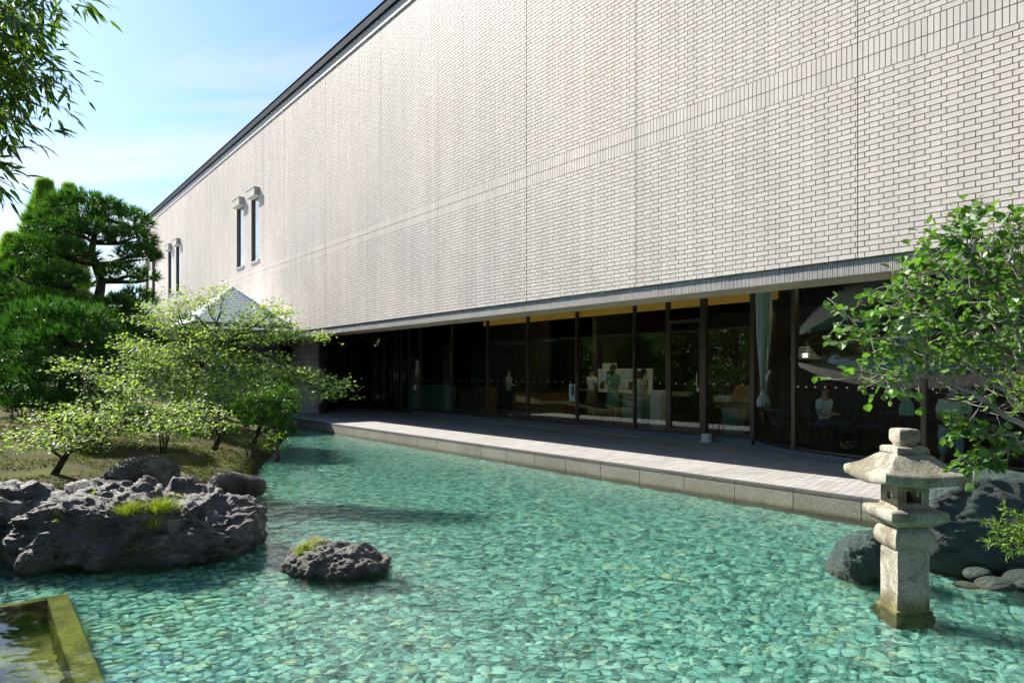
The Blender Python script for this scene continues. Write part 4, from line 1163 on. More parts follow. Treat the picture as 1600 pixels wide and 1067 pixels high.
# the sprawling maple in the middle of the left half
cl = [padpx(x, y, Z_, w, h) for x, y, Z_, w, h in (
 (345, 455, 11.2, 32, 20), (325, 475, 11.2, 46, 26), (300, 490, 11.3, 40, 28), (282, 470, 11.5, 34, 28), (285, 515, 11.3, 50, 40), (270, 500, 11.5, 40, 40), (240, 480, 11.9, 18, 20), (235, 498, 11.8, 30, 20),
 (425, 485, 11.0, 56, 24), (395, 500, 11.0, 50, 26), (365, 520, 11.0, 60, 30), (440, 505, 10.9, 50, 18), (465, 522, 10.8, 50, 16), (420, 530, 10.9, 60, 22), (485, 528, 10.8, 26, 10),
 (320, 540, 10.9, 60, 36), (280, 560, 10.8, 60, 44), (240, 545, 11.0, 50, 36), (215, 570, 10.9, 50, 40), (245, 590, 10.7, 60, 40),
 (360, 560, 10.7, 70, 34), (410, 572, 10.6, 70, 26), (455, 582, 10.5, 60, 24), (490, 592, 10.4, 50, 22), (518, 602, 10.3, 34, 18), (500, 618, 10.3, 40, 14), (530, 612, 10.2, 16, 20),
 (330, 600, 10.6, 80, 40), (290, 620, 10.5, 80, 40), (380, 610, 10.7, 60, 34), (210, 545, 11.2, 30, 40))]
leafy("maple_tree", "large bright green maple spreading its branches over the pond", tuple(PX(338, 695, 11.6)), [PX(335, 700, 11.6), PX(345, 680, 11.5), PX(330, 650, 11.3), PX(300, 610, 11.2), PX(315, 570, 11.1), PX(345, 540, 11.1)], cl, 'maple', .056, MAPLE, 780, .055, "maple tree")
cl = [padpx(x, y, Z_, w, h) for x, y, Z_, w, h in ((60, 655, 9.6, 50, 22), (95, 640, 9.4, 60, 28), (70, 675, 9.2, 70, 24), (115, 660, 9.1, 80, 30), (160, 650, 9.0, 80, 28), (205, 655, 8.9, 70, 26), (240, 668, 8.8, 60, 22), (185, 682, 8.7, 70, 22), (130, 690, 8.9, 80, 22), (280, 650, 9.2, 60, 26),
   (300, 672, 9.0, 50, 18), (330, 655, 9.3, 50, 26), (115, 570, 9.8, 50, 22), (135, 578, 9.8, 34, 16), (150, 600, 9.8, 50, 34), (200, 610, 9.6, 70, 44), (250, 635, 9.4, 70, 34), (170, 632, 9.5, 60, 30), (45, 690, 9.0, 60, 20), (300, 640, 9.8, 60, 34), (90, 700, 8.9, 50, 18))]
leafy("maple_tree", "low pale maple with a slanting trunk on the bank behind the huge rock", tuple(PX(88, 738, 9.4)), [PX(82, 745, 9.4), PX(100, 715, 9.4), PX(120, 690, 9.3), PX(165, 660, 9.3)], cl, 'maple', .054, MAPLE, 480, .055, "maple tree", dirz=.0)
# conifers of fresh green behind
def plume(name, label, x, y0, y1, Z_, w, mat='lime', n=3200, L=.34):
    b = PX(x, y0, Z_); t_ = PX(x, y1, Z_); root = empty(name, tuple(b), 0, label, "conifer"); H = t_.z - b.z; R = w/F*Z_/2
    m = MB(); m.tube([(0, 0, -.6), (0, 0, H*.5), (0, 0, H*.97)], [.14, .09, .02], 8); m.obj("trunk", M['bark'], root, smooth=True)
    u = rng.random(n)**.8; a = rng.uniform(0, 6.283, n); prof = R * np.minimum(1, (1-u)*1.7 + .06) * (.78 + .22*np.sin(a*5 + u*17)) * rng.uniform(.55, 1, n)
    P_ = np.stack([np.cos(a)*prof, np.sin(a)*prof, u*H], 1); D_ = np.stack([np.cos(a)*.55, np.sin(a)*.55, np.ones(n)], 1)
    foliage("foliage", needles_geo(P_, D_, L, .018, 11, .45), mat, root); return root
plume("conifer", "lime green conifer rising behind the tall pine", 70, 640, 290, 24, 150, n=5200)
plume("conifer", "yellow green conifer at the left edge of the photo", 20, 640, 375, 23, 150, n=4600)
plume("conifer", "slim lime conifer tip beside the taller lime one", 108, 640, 296, 25, 80)
# dark evergreens filling the back of the garden
def bush(name, label, x, y, Z_, w, h, mat='hedge', size=.075, dens=60, group=None, shape=OVAL, cat="shrub", par=None):
    c, r = padpx(x, y, Z_, w, h); root = empty(name, (c[0], c[1], c[2] - r[2]), 0, label, cat, group)
    m = MB()
    for k in range(4): limb(m, (rng.normal()*.05, rng.normal()*.05, -.12), (rng.normal()*r[0]*.3, rng.normal()*r[1]*.3, r[2]*1.2), .02, .006, .04, 6, 5, k)
    m.obj("stem", M['bark'], root, smooth=True)
    n = int(dens * (r[0]*r[1] + r[0]*r[2] + r[1]*r[2]) * 4)
    P_, D_ = shell_points((0, 0, r[2]), r, n, .7, .4)
    foliage("foliage", leaves_geo(P_, D_ + rng.normal(0, .5, D_.shape), size * rng.uniform(.7, 1.3, len(P_)), shape), mat, root)
    return root
for k, (x, y, Z_, w, h, lb) in enumerate(((30, 600, 14.5, 160, 130, "dark evergreen shrub at the far left under the pines"), (140, 610, 14, 150, 120, "dark evergreen shrub behind the low pale maple"), (235, 600, 14.5, 140, 120, "dark evergreen shrub behind the large maple's left side"),
      (320, 610, 15, 130, 110, "dark evergreen shrub behind the large maple's trunk"), (395, 610, 18.5, 110, 60, "dark evergreen shrub between the maple and the small pine"), (60, 560, 21, 190, 120, "tall dark evergreen between the two left pines"), (200, 560, 22, 160, 110, "tall dark evergreen left of the pavilion"))):
    bush("evergreen_shrub", lb, x, y, Z_, w, h, dens=34, size=.10)
bush("shrub", "small bright green shrub hanging over the water by the small pine", 432, 692, 13.8, 46, 40, 'lime', .05, 110)
bush("shrub", "low dark shrub on the bank left of the bright green shrub", 395, 690, 13.6, 50, 30, 'hedge', .05, 90)
for x, y, Z_, w, h, lb in ((255, 668, 10.9, 110, 56, "low dark shrub added for the shade above the rounded boulder"), (335, 660, 12.6, 90, 50, "low dark shrub just behind the large maple's trunk"), (160, 655, 11.4, 120, 56, "low dark shrub added for the shade under the low pale maple"), (25, 648, 12.4, 110, 50, "low dark shrub added for shade at the left edge of the bank")):
    bush("evergreen_shrub", lb, x, y, Z_, w, h, dens=60, size=.07)  # dark understory added to stand in for the shadow beneath the maples
# trees across the garden that the glass front mirrors
def garden_tree(x, y, h, w, seed):
    root = empty("garden_tree", (x, y, .5), seed, None, "tree", "trees across the garden mirrored in the glass")
    m = MB(); m.tube([(0, 0, -.5), (.1, 0, h*.3), (0, .1, h*.7)], [.16, .12, .05], 8)
    for k in range(7): limb(m, (.05, .03, h*(.25 + .06*k)), (math.cos(k*2.4)*w*.4, math.sin(k*2.4)*w*.4, h*(.45 + .07*k)), .06, .02, .1, 6, 5, k + seed*9)
    m.obj("trunk", M['bark'], root, smooth=True)
    PP, DD = [], []
    for k in range(9):
        a_ = k*2.4; c = (math.cos(a_)*w*.28, math.sin(a_)*w*.28, h*(.14 + .09*k)); r = (w*.32, w*.32, h*.15)
        p_, d_ = shell_points(c, r, 620, .7, .6); PP.append(p_); DD.append(d_)
    P_ = np.concatenate(PP); D_ = np.concatenate(DD)
    foliage("crown", leaves_geo(P_, D_ + rng.normal(0, .6, D_.shape), .21*rng.uniform(.7, 1.3, len(P_)), OVAL), 'pine' if seed % 2 else 'hedge', root); return root
protos_t = [garden_tree(0, 0, 5.6, 4.2, 0), garden_tree(0, 0, 4.6, 3.8, 1), garden_tree(0, 0, 6.4, 4.4, 2)]
for pr in protos_t: pass
spots = [(6, -4.5), (9, -5.5), (12, -6), (15.5, -6.5), (19, -7), (22.5, -7.5), (26, -8.5), (30, -9), (3, -5), (0, -6), (17, -10), (24, -12), (33, -11), (36.5, -10.5), (10, -10), (23.5, -4.2), (28.5, -4.6), (33.5, -5.2), (40, -7), (-4, -5), (-8, -4), (-12, -2.5), (-2, -9), (-7, -9.5), (-14, 2.5), (-17, 5), (-12, -9)]
tdesc = ["nearest the camera", "left of the basin", "opposite the curved bay", "opposite the doors", "opposite the middle panes", "opposite the counters", "opposite the entrance", "opposite the pavilion"]
for k, (t_, n_) in enumerate(spots):
    X_, Y_, _z = L2W(t_, n_)
    src = protos_t[k % 3]
    if k < 3: o = src
    else:
        o = src.copy(); C.objects.link(o)
        for ch in src.children:
            cc = ch.copy(); C.objects.link(cc); cc.parent = o
    o.location = (X_, Y_, .6); o.rotation_euler = (0, 0, k*1.3)
    o["label"] = "leafy garden tree seen only mirrored in the glass front"

proto_b = bush("clipped_shrub", "clipped dark shrub seen only mirrored in the glass front", 0, 583, 10, 200, 130, 'hedge', .13, 120, group="clipped shrubs mirrored in the glass")
for k in range(16):
    if k == 0: o = proto_b
    else:
        o = proto_b.copy(); C.objects.link(o)
        for ch in proto_b.children: cc = ch.copy(); C.objects.link(cc); cc.parent = o
    X_, Y_, _z = L2W(1.5 + k*2.3, -3.0 - 1.1*(k % 3)); o.location = (X_, Y_, .2); o.rotation_euler = (0, 0, k*1.7)
def scr(p, B):
    w = p + B; return (800 + w.x/w.y*F, HORIZ - (w.z - EYE)/w.y*F)
# ---------------- bamboo hanging in at the top left
bam = empty("bamboo", (-5.6, 3.4, .2), 0, "bamboo branches hanging into the top left corner of the photo", "bamboo")
B = Vector(bam.location); m = MB()
for k, (x0, x1) in enumerate(((-5.5, -3.95), (-5.7, -4.5), (-5.9, -4.9))):
    base = Vector((x0 - .15*k, 3.6 + .35*k, .1)); pts = [base + Vector(((x1 - x0)*u**2.2, -.3*u, 6.4*u*(1 - .12*u))) for u in np.linspace(0, 1, 14)]
    mm = MB(); mm.tube([p - B for p in pts], [.032*(1 - .75*i/14) for i in range(14)], 8); mm.obj("culm", M['bamboo_culm'] if 'bamboo_culm' in M else M['bark_grey'], bam, smooth=True)
# twigs reach from outside the frame to points given on the photograph
tips = [(95, 30, 3.5), (140, 12, 3.6), (60, 55, 3.3), (85, 105, 3.5), (112, 135, 3.6), (70, 140, 3.4), (95, 170, 3.6), (40, 90, 3.3), (30, 160, 3.3), (50, 200, 3.5), (20, 215, 3.3), (10, 120, 3.2), (25, 30, 3.2), (10, 285, 3.1), (2, 265, 3.2), (45, 10, 3.3), (75, 5, 3.4), (2, 60, 3.2), (5, 190, 3.2), (110, 5, 3.6), (40, 40, 3.7), (50, 75, 3.8), (30, 110, 3.8), (62, 20, 3.9), (20, 80, 3.6), (45, 130, 3.9), (15, 150, 3.7), (70, 60, 4.0), (20, 180, 3.8)]
Pl, Dl = [], []
tw = MB()
for k, (x, y, Z_) in enumerate(tips):
    e = PX(x, y, Z_); s_ = PX(x - R_.uniform(110, 180), y - R_.uniform(40, 110), Z_ + R_.uniform(-.3, .4))
    pts = limb(tw, s_ - B, e - B, .006, .0018, .10, 8, 5, k + 400, sag=-.04)
    nL = 64 if x > 60 else 100
    for q_ in range(nL):
        u = .30 + .70*(q_ + R_.random())/nL; i = min(6, int(u*7)); fr_ = u*7 - i
        p = pts[i].lerp(pts[i+1], fr_); d = (pts[i+1] - pts[i]).normalized()
        sd = Vector((R_.gauss(0, .8), R_.gauss(0, .6), R_.gauss(-.35, .5)))
        p2 = p + sd.normalized()*R_.uniform(0, .14)
        Pl.append(p2); Dl.append((d*.6 + sd*1.7 + Vector((0, 0, -.12))))
tw.obj("twigs", M['bark_grey'], bam, smooth=True)
def leaf_parts(Pl, Dl, sizes, shape, mat, parent, name, stuff_name, depth_fn, limit=285):
    """the largest leaves as objects, the rest joined"""
    order = sorted(range(len(Pl)), key=depth_fn)
    near = order[:limit]; rest = order[limit:]
    if rest:
        foliage(stuff_name, leaves_geo(np.array([Pl[i] for i in rest]), np.array([Dl[i] for i in rest]), np.array([sizes[i] for i in rest]), shape), mat, parent)
    protos = []
    for k in range(5):
        pts, fc, z_ = shape; zz2 = np.array(z_)*rng.uniform(.4, 2.2) + rng.normal(0, .02, len(z_))
        v = np.array([(p[0], p[1]*rng.uniform(.88, 1.12), z) for p, z in zip(pts, zz2)])
        protos.append(mesh_np(name, v, np.array(fc), mat=M[mat], smooth=len(fc) > 4))
    for i in near:
        d = Vector(Dl[i]).normalized(); up = Vector((random.gauss(0, .5), random.gauss(0, .5), 1)); y = up.cross(d).normalized(); z = d.cross(y)
        o = link(name, protos[i % 5], None, parent); mt_ = Matrix((d, y, z)).transposed().to_4x4(); mt_.translation = Vector(Pl[i]); s_ = sizes[i]
        o.matrix_local = mt_ @ Matrix.Diagonal((s_, s_, s_, 1))
sizes = [R_.uniform(.05, .115) for _ in Pl]
def dkey(i):
    w = Pl[i] + B; x, y = scr(Pl[i], B); return w.y if (0 < x < 1600 and 0 < y < 1067) else 90 + w.y
leaf_parts(Pl, Dl, sizes, LANCE, 'bamboo', bam, "leaf", "leaves_beyond", dkey)

# ---------------- round-leaved tree entering from the right
kat = empty("round_leaf_tree", tuple(PX(1760, 900, 4.9)), 0, "tree with round leaves and bare grey twigs reaching in from the right edge", "tree")
B = Vector(kat.location); m = MB()
def pl(pts, r0, r1, mb_, sides=6, jit=.012):
    P3 = [PX(*p) - B for p in pts]; out = []
    for i in range(len(P3)-1):
        for k in range(5): out.append(P3[i].lerp(P3[i+1], k/5) + Vector((R_.gauss(0, jit), R_.gauss(0, jit), R_.gauss(0, jit)))*(1 if i or k else 0))
    out.append(P3[-1]); n = len(out); mb_.tube(out, [r0*(1-i/n) + r1*i/n for i in range(n)], sides); return out
tr_ = pl([(1760, 930, 4.9), (1740, 800, 4.9), (1690, 740, 4.85), (1640, 690, 4.8)], .055, .035, m, 9)
m.obj("trunk", M['bark_grey'], kat, smooth=True)
lm = MB(); twg = []
mains = [[(1640, 690, 4.8), (1575, 650, 4.75), (1520, 615, 4.7), (1470, 585, 4.65), (1400, 580, 4.6), (1345, 588, 4.55)],
 [(1640, 690, 4.8), (1600, 640, 4.85), (1545, 590, 4.9), (1490, 560, 4.9), (1420, 540, 4.85), (1350, 530, 4.8), (1325, 492, 4.8)],
 [(1640, 690, 4.8), (1590, 600, 4.8), (1560, 540, 4.75), (1500, 500, 4.7), (1440, 455, 4.65), (1395, 445, 4.65)],
 [(1640, 690, 4.8), (1600, 560, 4.6), (1570, 480, 4.55), (1530, 420, 4.5), (1500, 375, 4.5), (1490, 352, 4.5)],
 [(1640, 690, 4.8), (1620, 540, 4.9), (1600, 450, 4.9), (1580, 390, 4.9), (1575, 345, 4.9)],
 [(1600, 640, 4.85), (1565, 600, 5.1), (1500, 540, 5.1), (1450, 500, 5.1), (1385, 480, 5.05)],
 [(1660, 710, 4.8), (1620, 700, 4.6), (1560, 680, 4.5), (1510, 668, 4.5), (1490, 662, 4.5)],
 [(1620, 705, 4.6), (1580, 700, 4.5), (1540, 715, 4.45), (1515, 728, 4.4)],
 [(1640, 690, 4.8), (1590, 560, 5.2), (1520, 470, 5.2), (1470, 420, 5.2), (1445, 405, 5.2)],
 [(1640, 560, 4.6), (1610, 470, 4.5), (1590, 420, 4.5), (1560, 370, 4.6)]]
Pl, Dl = [], []
for bi, mp_ in enumerate(mains):
    pts = pl(mp_, .016 if bi not in (0,) else .022, .003, lm, 6, .014)
    nl = len(pts)
    for i in range(5, nl):
        for _ in range(3 if bi in (6, 7) else 4):
            d = (pts[min(i+1, nl-1)] - pts[i-1]).normalized(); sd = Vector((R_.gauss(0, 1), R_.gauss(0, 1), R_.gauss(.1, .75))).normalized()
            L_ = R_.uniform(.08, .30) * (.5 if bi in (6, 7) else 1); e = pts[i] + (d*.5 + sd).normalized()*L_
            tp = [pts[i], pts[i].lerp(e, .5) + sd*.01 + Vector((R_.gauss(0, .01),)*3), e]
            lm.tube(tp, [.0032, .0022, .0012], 4)
            nlv = 3 if bi in (6, 7) else (3 if i < 9 and bi < 6 else 4)
            for q_ in range(nlv):
                u = R_.uniform(.25, 1.05); p = pts[i].lerp(e, u) + Vector((R_.gauss(0, .018),)*3)
                sx_, sy_ = scr(p, B)
                if bi not in (6, 7) and ((sx_ > 1440 and sy_ > 578 and R_.random() < .86) or (sy_ > 640)): continue
                Pl.append(p); Dl.append((d*.3 + sd*.8 + Vector((R_.gauss(0, .7), R_.gauss(0, .7), R_.gauss(-.1, .5)))))
lm.obj("branches", M['bark_grey'], kat, smooth=True)
sizes = [R_.uniform(.034, .068) for _ in Pl]
leaf_parts(Pl, Dl, sizes, ROUND, 'katsura', kat, "leaf", "leaves_beyond", dkey)
# needle-leaved twigs at the right edge
def sprig(label, ends, root_px, size, Lf=.034, n=9):
    yw = empty("yew_sprig", tuple(PX(*root_px)), 0, label, "branch"); B = Vector(yw.location); m = MB(); P_, D_ = [], []
    for k, e in enumerate(ends):
        pts = limb(m, (0, 0, 0), PX(*e) - B, .006, .002, .08, 9, 5, k + 700)
        for i in range(2, 9):
            for _ in range(3):
                d = (pts[i] - pts[i-1]).normalized(); sd = Vector((R_.gauss(0, 1), R_.gauss(0, 1), R_.gauss(0, .8))).normalized(); e2 = pts[i] + (d + sd*.8).normalized()*R_.uniform(.03, .09)
                m.tube([pts[i], e2], [.0015, .001], 4, False)
                for q_ in range(n):
                    u = (q_ + .5)/n; P_.append(pts[i].lerp(e2, u)); D_.append((e2 - pts[i]).normalized()*.8 + Vector((R_.gauss(0, .7), R_.gauss(0, .7), R_.gauss(0, .7))))
    m.obj("twig", M['bark'], yw, smooth=True)
    foliage("needles", leaves_geo(np.array([tuple(p) for p in P_]), np.array([tuple(p) for p in D_]), Lf*rng.uniform(.8, 1.2, len(P_)), ([(0, 0), (.5, -.07), (1, 0), (.5, .07)], [(0,1,2),(0,2,3)], [0, .02, 0, .02])), 'yew', yw)
sprig("bright green needled sprig in front of the green boulder at the right edge", [(1545, 812, 3.6), (1550, 845, 3.6), (1575, 800, 3.7), (1580, 860, 3.6), (1560, 828, 3.6), (1595, 815, 3.7), (1590, 840, 3.65)], (1670, 850, 3.8), .03)
sprig("yellow green needled sprig at the right edge beside the round leaves", [(1585, 580, 3.8), (1588, 610, 3.8), (1592, 635, 3.8), (1598, 600, 3.8)], (1680, 620, 3.9), .03)

# ---------------- small plants on rock and bank
def drop_on(obj, x, y):
    """first hit of the camera ray through a photo pixel on obj (world)"""
    o = Vector((0, 0, EYE)); d = (PX(x, y, 1) - o).normalized(); mi = obj.matrix_world.inverted()
    ok_, loc, nr, _i = obj.ray_cast(mi @ o, (mi.to_3x3() @ d).normalized())
    return (obj.matrix_world @ loc, (obj.matrix_world.to_3x3() @ nr).normalized()) if ok_ else (None, None)
bpy.context.view_layer.update()
def grass_tuft(label, p, r, n, h, mat='grass', lean=.6):
    root = empty("grass_tuft", tuple(p), 0, label, "grass tuft")
    P_ = rng.normal(0, r*.4, (n, 3)) * np.array([1, 1, .25]); D_ = np.array([0, 0, 1.0]) + P_/max(r, .01)*lean*np.array([1, 1, 0]) + rng.normal(0, .22, (n, 3))
    ln = h*rng.uniform(.6, 1.2, n)
    foliage("blades", leaves_geo(P_, D_, ln, ([(0, -.018), (0, .018), (.55, -.014), (.55, .014), (1, 0)], [(0,1,2),(1,3,2),(2,3,4)], [0, 0, 0, 0, -.22])), mat, root)
    return root
for x, y, r, n, h, lb in ((205, 800, .12, 520, .12, "left half of the grass growing on the huge rock"), (250, 798, .13, 650, .14, "bushy grass tuft on the middle of the huge rock"), (240, 822, .10, 340, .11, "lower grass tuft hanging on the huge rock's face")):
    p, nr = drop_on(big, x, y)
    if p: grass_tuft(lb, p, r, n, h, lean=.9)
for x, y, Z_, r, n, h, lb in ((368, 724, 10.6, .10, 120, .24, "upright grass tuft behind the flat brown stone"), (322, 742, 9.9, .14, 160, .16, "grass tuft left of the flat brown stone"), (345, 735, 10.1, .1, 100, .14, "short grass beside the flat brown stone")):
    p = PX(x, y, Z_); zz_ = float(height(np.array([p.x]), np.array([p.y]))[0]); grass_tuft(lb, Vector((p.x, p.y, zz_)), r, n, h)
def moss_patch(label, obj, pxs, n, size, mat='moss'):
    P_, D_ = [], []
    for (x, y, sx, sy) in pxs:
        for _ in range(n):
            p, nr = drop_on(obj, x + R_.gauss(0, sx), y + R_.gauss(0, sy))
            if p: P_.append(tuple(p + nr*R_.uniform(0, .012))); D_.append(tuple(nr*.6 + Vector((R_.gauss(0, .6), R_.gauss(0, .6), R_.gauss(.3, .4)))))
    if not P_: return
    root = empty("moss_patch", P_[0], 0, label, "moss"); P_ = np.array(P_) - np.array(P_[0])
    foliage("moss", leaves_geo(P_, np.array(D_), size*rng.uniform(.7, 1.3, len(P_)), OVAL), mat, root)
moss_patch("yellow green moss cushion on the small island rock", isl, [(492, 846, 9, 4), (478, 854, 8, 3.5), (468, 862, 4, 3)], 260, .016)
moss_patch("pale stonecrop on the lower face of the huge rock", big, [(203, 862, 6, 5), (212, 856, 5, 4)], 45, .022, 'grass')
moss_patch("yellow stonecrop along the top ridge of the huge rock", big, [(275, 775, 9, 3), (147, 770, 4, 2)], 60, .018)
moss_patch("small pale stonecrop in a crack at the left of the huge rock", big, [(92, 803, 5, 4), (88, 815, 3, 3)], 40, .02, 'grass')
# moss and low growth over the bank
n = 80000
gx_ = rng.uniform(-12, -3.9, n); gy_ = rng.uniform(7.3, 19, n); k = sdf(gx_, gy_) > .03
nzv = np.array([mn.noise((a_*1.1, b_*1.1, 0)) for a_, b_ in zip(gx_, gy_)]); k &= nzv > -.02
gx_, gy_ = gx_[k], gy_[k]; hz_ = height(gx_, gy_)
gc = foliage("ground_cover", leaves_geo(np.stack([gx_, gy_, hz_ + .002], 1), np.stack([rng.normal(0, .8, len(gx_)), rng.normal(0, .8, len(gx_)), np.ones(len(gx_))*.5], 1), rng.uniform(.018, .055, len(gx_)), OVAL), 'groundleaf', None)
# ------------------------------------------------------------------ things inside the glass front
FL = Z_F + .0
def place(x, y, D=None):
    """photo pixel of a foot point on the interior floor -> t, D"""
    Dd = D if D else (EYE - FL) * (x + 42) * CT / (y - HORIZ)
    return t_of(x, Dd), Dd
def inside(name, label, cat, x, y=None, D=None, group=None, rz=0.0):
    t, Dd = place(x, y, D); X, Y, _ = L2W(t, Dd)
    return empty(name, (X, Y, FL), FROT + rz, label, cat, group), t, Dd
def counter(name, label, cat, x0, x1, D, h, depth, mat, topmat=None, group=None):
    t0, t1 = t_of(x1, D), t_of(x0, D); w = t1 - t0; X, Y, _ = L2W((t0+t1)/2, D); o = empty(name, (X, Y, FL), FROT, label, cat, group)
    m = MB(); m.box((-w/2, 0, 0), (w/2, depth, h - .03)); m.obj("body", M[mat], o, bevel=.005)
    m = MB(); m.box((-w/2 - .02, -.02, h - .029), (w/2 + .02, depth + .02, h)); m.obj("top", M[topmat or mat], o, bevel=.004)
    return o, w
counter("pedestal", "pale blue pedestal standing behind the glass near the entrance", "pedestal", 641, 653, 14.2, .95, .3, 'blue_panel')
c1, w_ = counter("display_counter", "long dark teal counter beside the pale blue pedestal", "counter", 661, 696, 14.4, .96, .5, 'teal_panel')
for k in range(4):
    m = MB(); m.box((-w_/2 + .15 + k*w_/4, .1, .96), (-w_/2 + .45 + k*w_/4, .35, 1.0 + .06*(k % 2))); m.obj("leaflet_box", M['wood'], c1)
counter("wooden_counter", "low dark wooden counter behind the middle panes", "counter", 716, 760, 14.6, .92, .5, 'wood')
cb, w_ = counter("display_case", "long brown display case behind the standing visitor", "display case", 800, 880, 15.2, .85, .7, 'wood', 'black')
cc_, w_ = counter("reception_counter", "teal counter behind the woman in the green dress", "counter", 972, 1002, 15.0, .85, .5, 'teal_panel')
counter("white_plinth", "white plinth beside the visitor with long hair", "plinth", 1016, 1032, 14.7, .96, .35, 'white_panel')
counter("glass_table_base", "pale teal block under a display in the bay next to the doors", "plinth", 1128, 1152, 14.1, .58, .4, 'teal_panel')
# leaflet board
bd, t_, D_ = inside("leaflet_board", "pale board with two rows of leaflets behind the visitors", "notice board", 975, D=16.2)
m = MB(); m.box((-1.15, 0, .82), (1.15, .04, 1.58)); m.obj("board", M['white_panel'], bd)
m = MB(); m.box((-.95, 0, .82 + .76 + .003), (-.35, .04, .82 + .94)); m.obj("header", M['white_panel'], bd)
for r_ in range(2):
    for k in range(7):
        m = MB(); m.box((-1.05 + k*.31, -.012, .93 + .33*r_), (-.85 + k*.31, -.002, 1.17 + .33*r_)); m.obj("leaflet", M['dark_wall' if (k*3 + r_) % 4 == 0 else 'blue_panel'], bd)
for s_ in (-1, 1):
    m = MB(); m.box((s_*1.0 - .02, .005, 0), (s_*1.0 + .02, .035, .82)); m.obj("leg", M['black'], bd)
# goods table in the pane right of the doors
gt_, t_, D_ = inside("goods_table", "small table with leaflets and a tilted board right of the doors", "table", 1150, D=14.6)
m = MB(); m.box((-.55, -.3, .70), (.5, .3, .73)); m.obj("table_top", M['black'], gt_)
for sx in (-.5, .45):
    for sy in (-.26, .26): m = MB(); m.box((sx - .02, sy - .02, 0), (sx + .02, sy + .02, .70)); m.obj("leg", M['black'], gt_)
m = MB(); m.add([(-.2, .0, .74), (.5, .0, .74), (.42, .2, 1.14), (-.12, .2, 1.14), (-.2, .03, .74), (.5, .03, .74), (.42, .23, 1.14), (-.12, .23, 1.14)], [(0,1,2,3), (7,6,5,4), (0,4,5,1), (1,5,6,2), (2,6,7,3), (3,7,4,0)]); m.obj("tilted_board", M['wood'], gt_)
for k in range(6): m = MB(); m.box((-.5 + k*.07, -.2, .731), (-.46 + k*.07, -.05, .86 + .02*(k % 3))); m.obj("booklet", M['white_panel'], gt_)
# cafe tables and chairs
def cafe_table(label, x, D, r=.35):
    o, t, Dd = inside("cafe_table", label, "table", x, D=D, group="dark tables in the cafe bay")
    m = MB(); m.lathe([(r, .69), (r, .72)], seg=28); m.obj("table_top", M['black'], o); m = MB(); m.lathe([(.03, .02), (.03, .69)], seg=10); m.obj("pillar", M['black'], o); m = MB(); m.lathe([(.2, .0), (.19, .02)], seg=20); m.obj("foot", M['black'], o)
    return o
cafe_table("round dark cafe table at the left curve of the bay", 1222, 12.9)
cafe_table("round dark cafe table behind the lantern finial", 1395, 13.2)
cafe_table("round dark cafe table at the far right behind the leaves", 1565, 12.6)
cafe_table("round dark cafe table deep in the room behind the lantern", 1345, 14.6)
def cafe_chair(label, x, D, rz):
    o, t, Dd = inside("cafe_chair", label, "chair", x, D=D, group="dark chairs in the cafe bay", rz=rz)
    m = MB(); m.box((-.21, -.21, .42), (.21, .21, .46)); m.obj("seat", M['black'], o, bevel=.01)
    m = MB(); m.box((-.2, .19, .56), (.2, .22, .86)); m.obj("backrest", M['black'], o, bevel=.01)
    for sx in (-.18, .18):
        for sy in (-.18, .19): m = MB(); m.box((sx - .015, sy - .015, 0), (sx + .015, sy + .015, .42 if sy < 0 else .84)); m.obj("leg", M['black'], o)
    return o
# curtains tied in the middle
def curtain(label, x, D, w=.34):
    t, Dd = place(x, 0, D); X, Y, _ = L2W(t, Dd); o = empty("curtain", (X, Y, FL), FROT, label, "curtain", "tied pale curtains behind the glass")
    top = Z_GT - FL - .03; v = []; f = []; n = 36; zs_ = np.concatenate([np.linspace(.72, 1.02, 10), np.linspace(1.05, top, 22)])
    for z in zs_:
        k = w if z > 2.2 else w*(.32 + .68*max(0, (z - 1.0))/1.2)
        if z < 1.0: k = w*(.34 + .55*math.sin(min(1, (1.0 - z)/.22)*math.pi*.62))
        for i in range(n+1):
            u = i/n - .5; v.append((u*k, .035*math.sin(u*38)*min(1, k/w + .2) + .02*math.sin(u*17 + z*2), z))
    for j in range(len(zs_)-1):
        for i in range(n): a = j*(n+1) + i; f.append((a, a+1, a+n+2, a+n+1))
    me = bpy.data.meshes.new("cloth"); me.from_pydata(v, [], f); me.polygons.foreach_set("use_smooth", [True]*len(f)); me.materials.append(M['curtain']); ob = link("cloth", me, None, o)
    md = ob.modifiers.new("thick", 'SOLIDIFY'); md.thickness = .006
    m = MB(); m.lathe([(w*.16, .985), (w*.2, 1.0), (w*.2, 1.03), (w*.16, 1.045)], seg=14); m.obj("tie", M['curtain'], o, smooth=True)
curtain("pale curtain tied up right beside the doors at the start of the bay", 1193, 13.1)
curtain("pale curtain tied up at the mullion behind the lantern", 1417, 12.3, .26)
# slatted shade modelled in place of a reflection in the bay glass
lo, t_, D_ = inside("reflection_pendant", "slatted white pendant standing in for a reflection in the bay glass", "lamp", 1258, D=13.6)
for k in range(5):
    m = MB(); m.lathe([(.10 + .045*k, 1.98 - .055*k), (.125 + .045*k, 1.95 - .055*k), (.12 + .045*k, 1.945 - .055*k)], seg=24); m.obj("shade_ring", M['white_panel'], lo)
m = MB(); m.tube([(0, 0, 1.98), (0, 0, Z_GT - FL)], .006, 6); m.obj("cord", M['black'], lo)

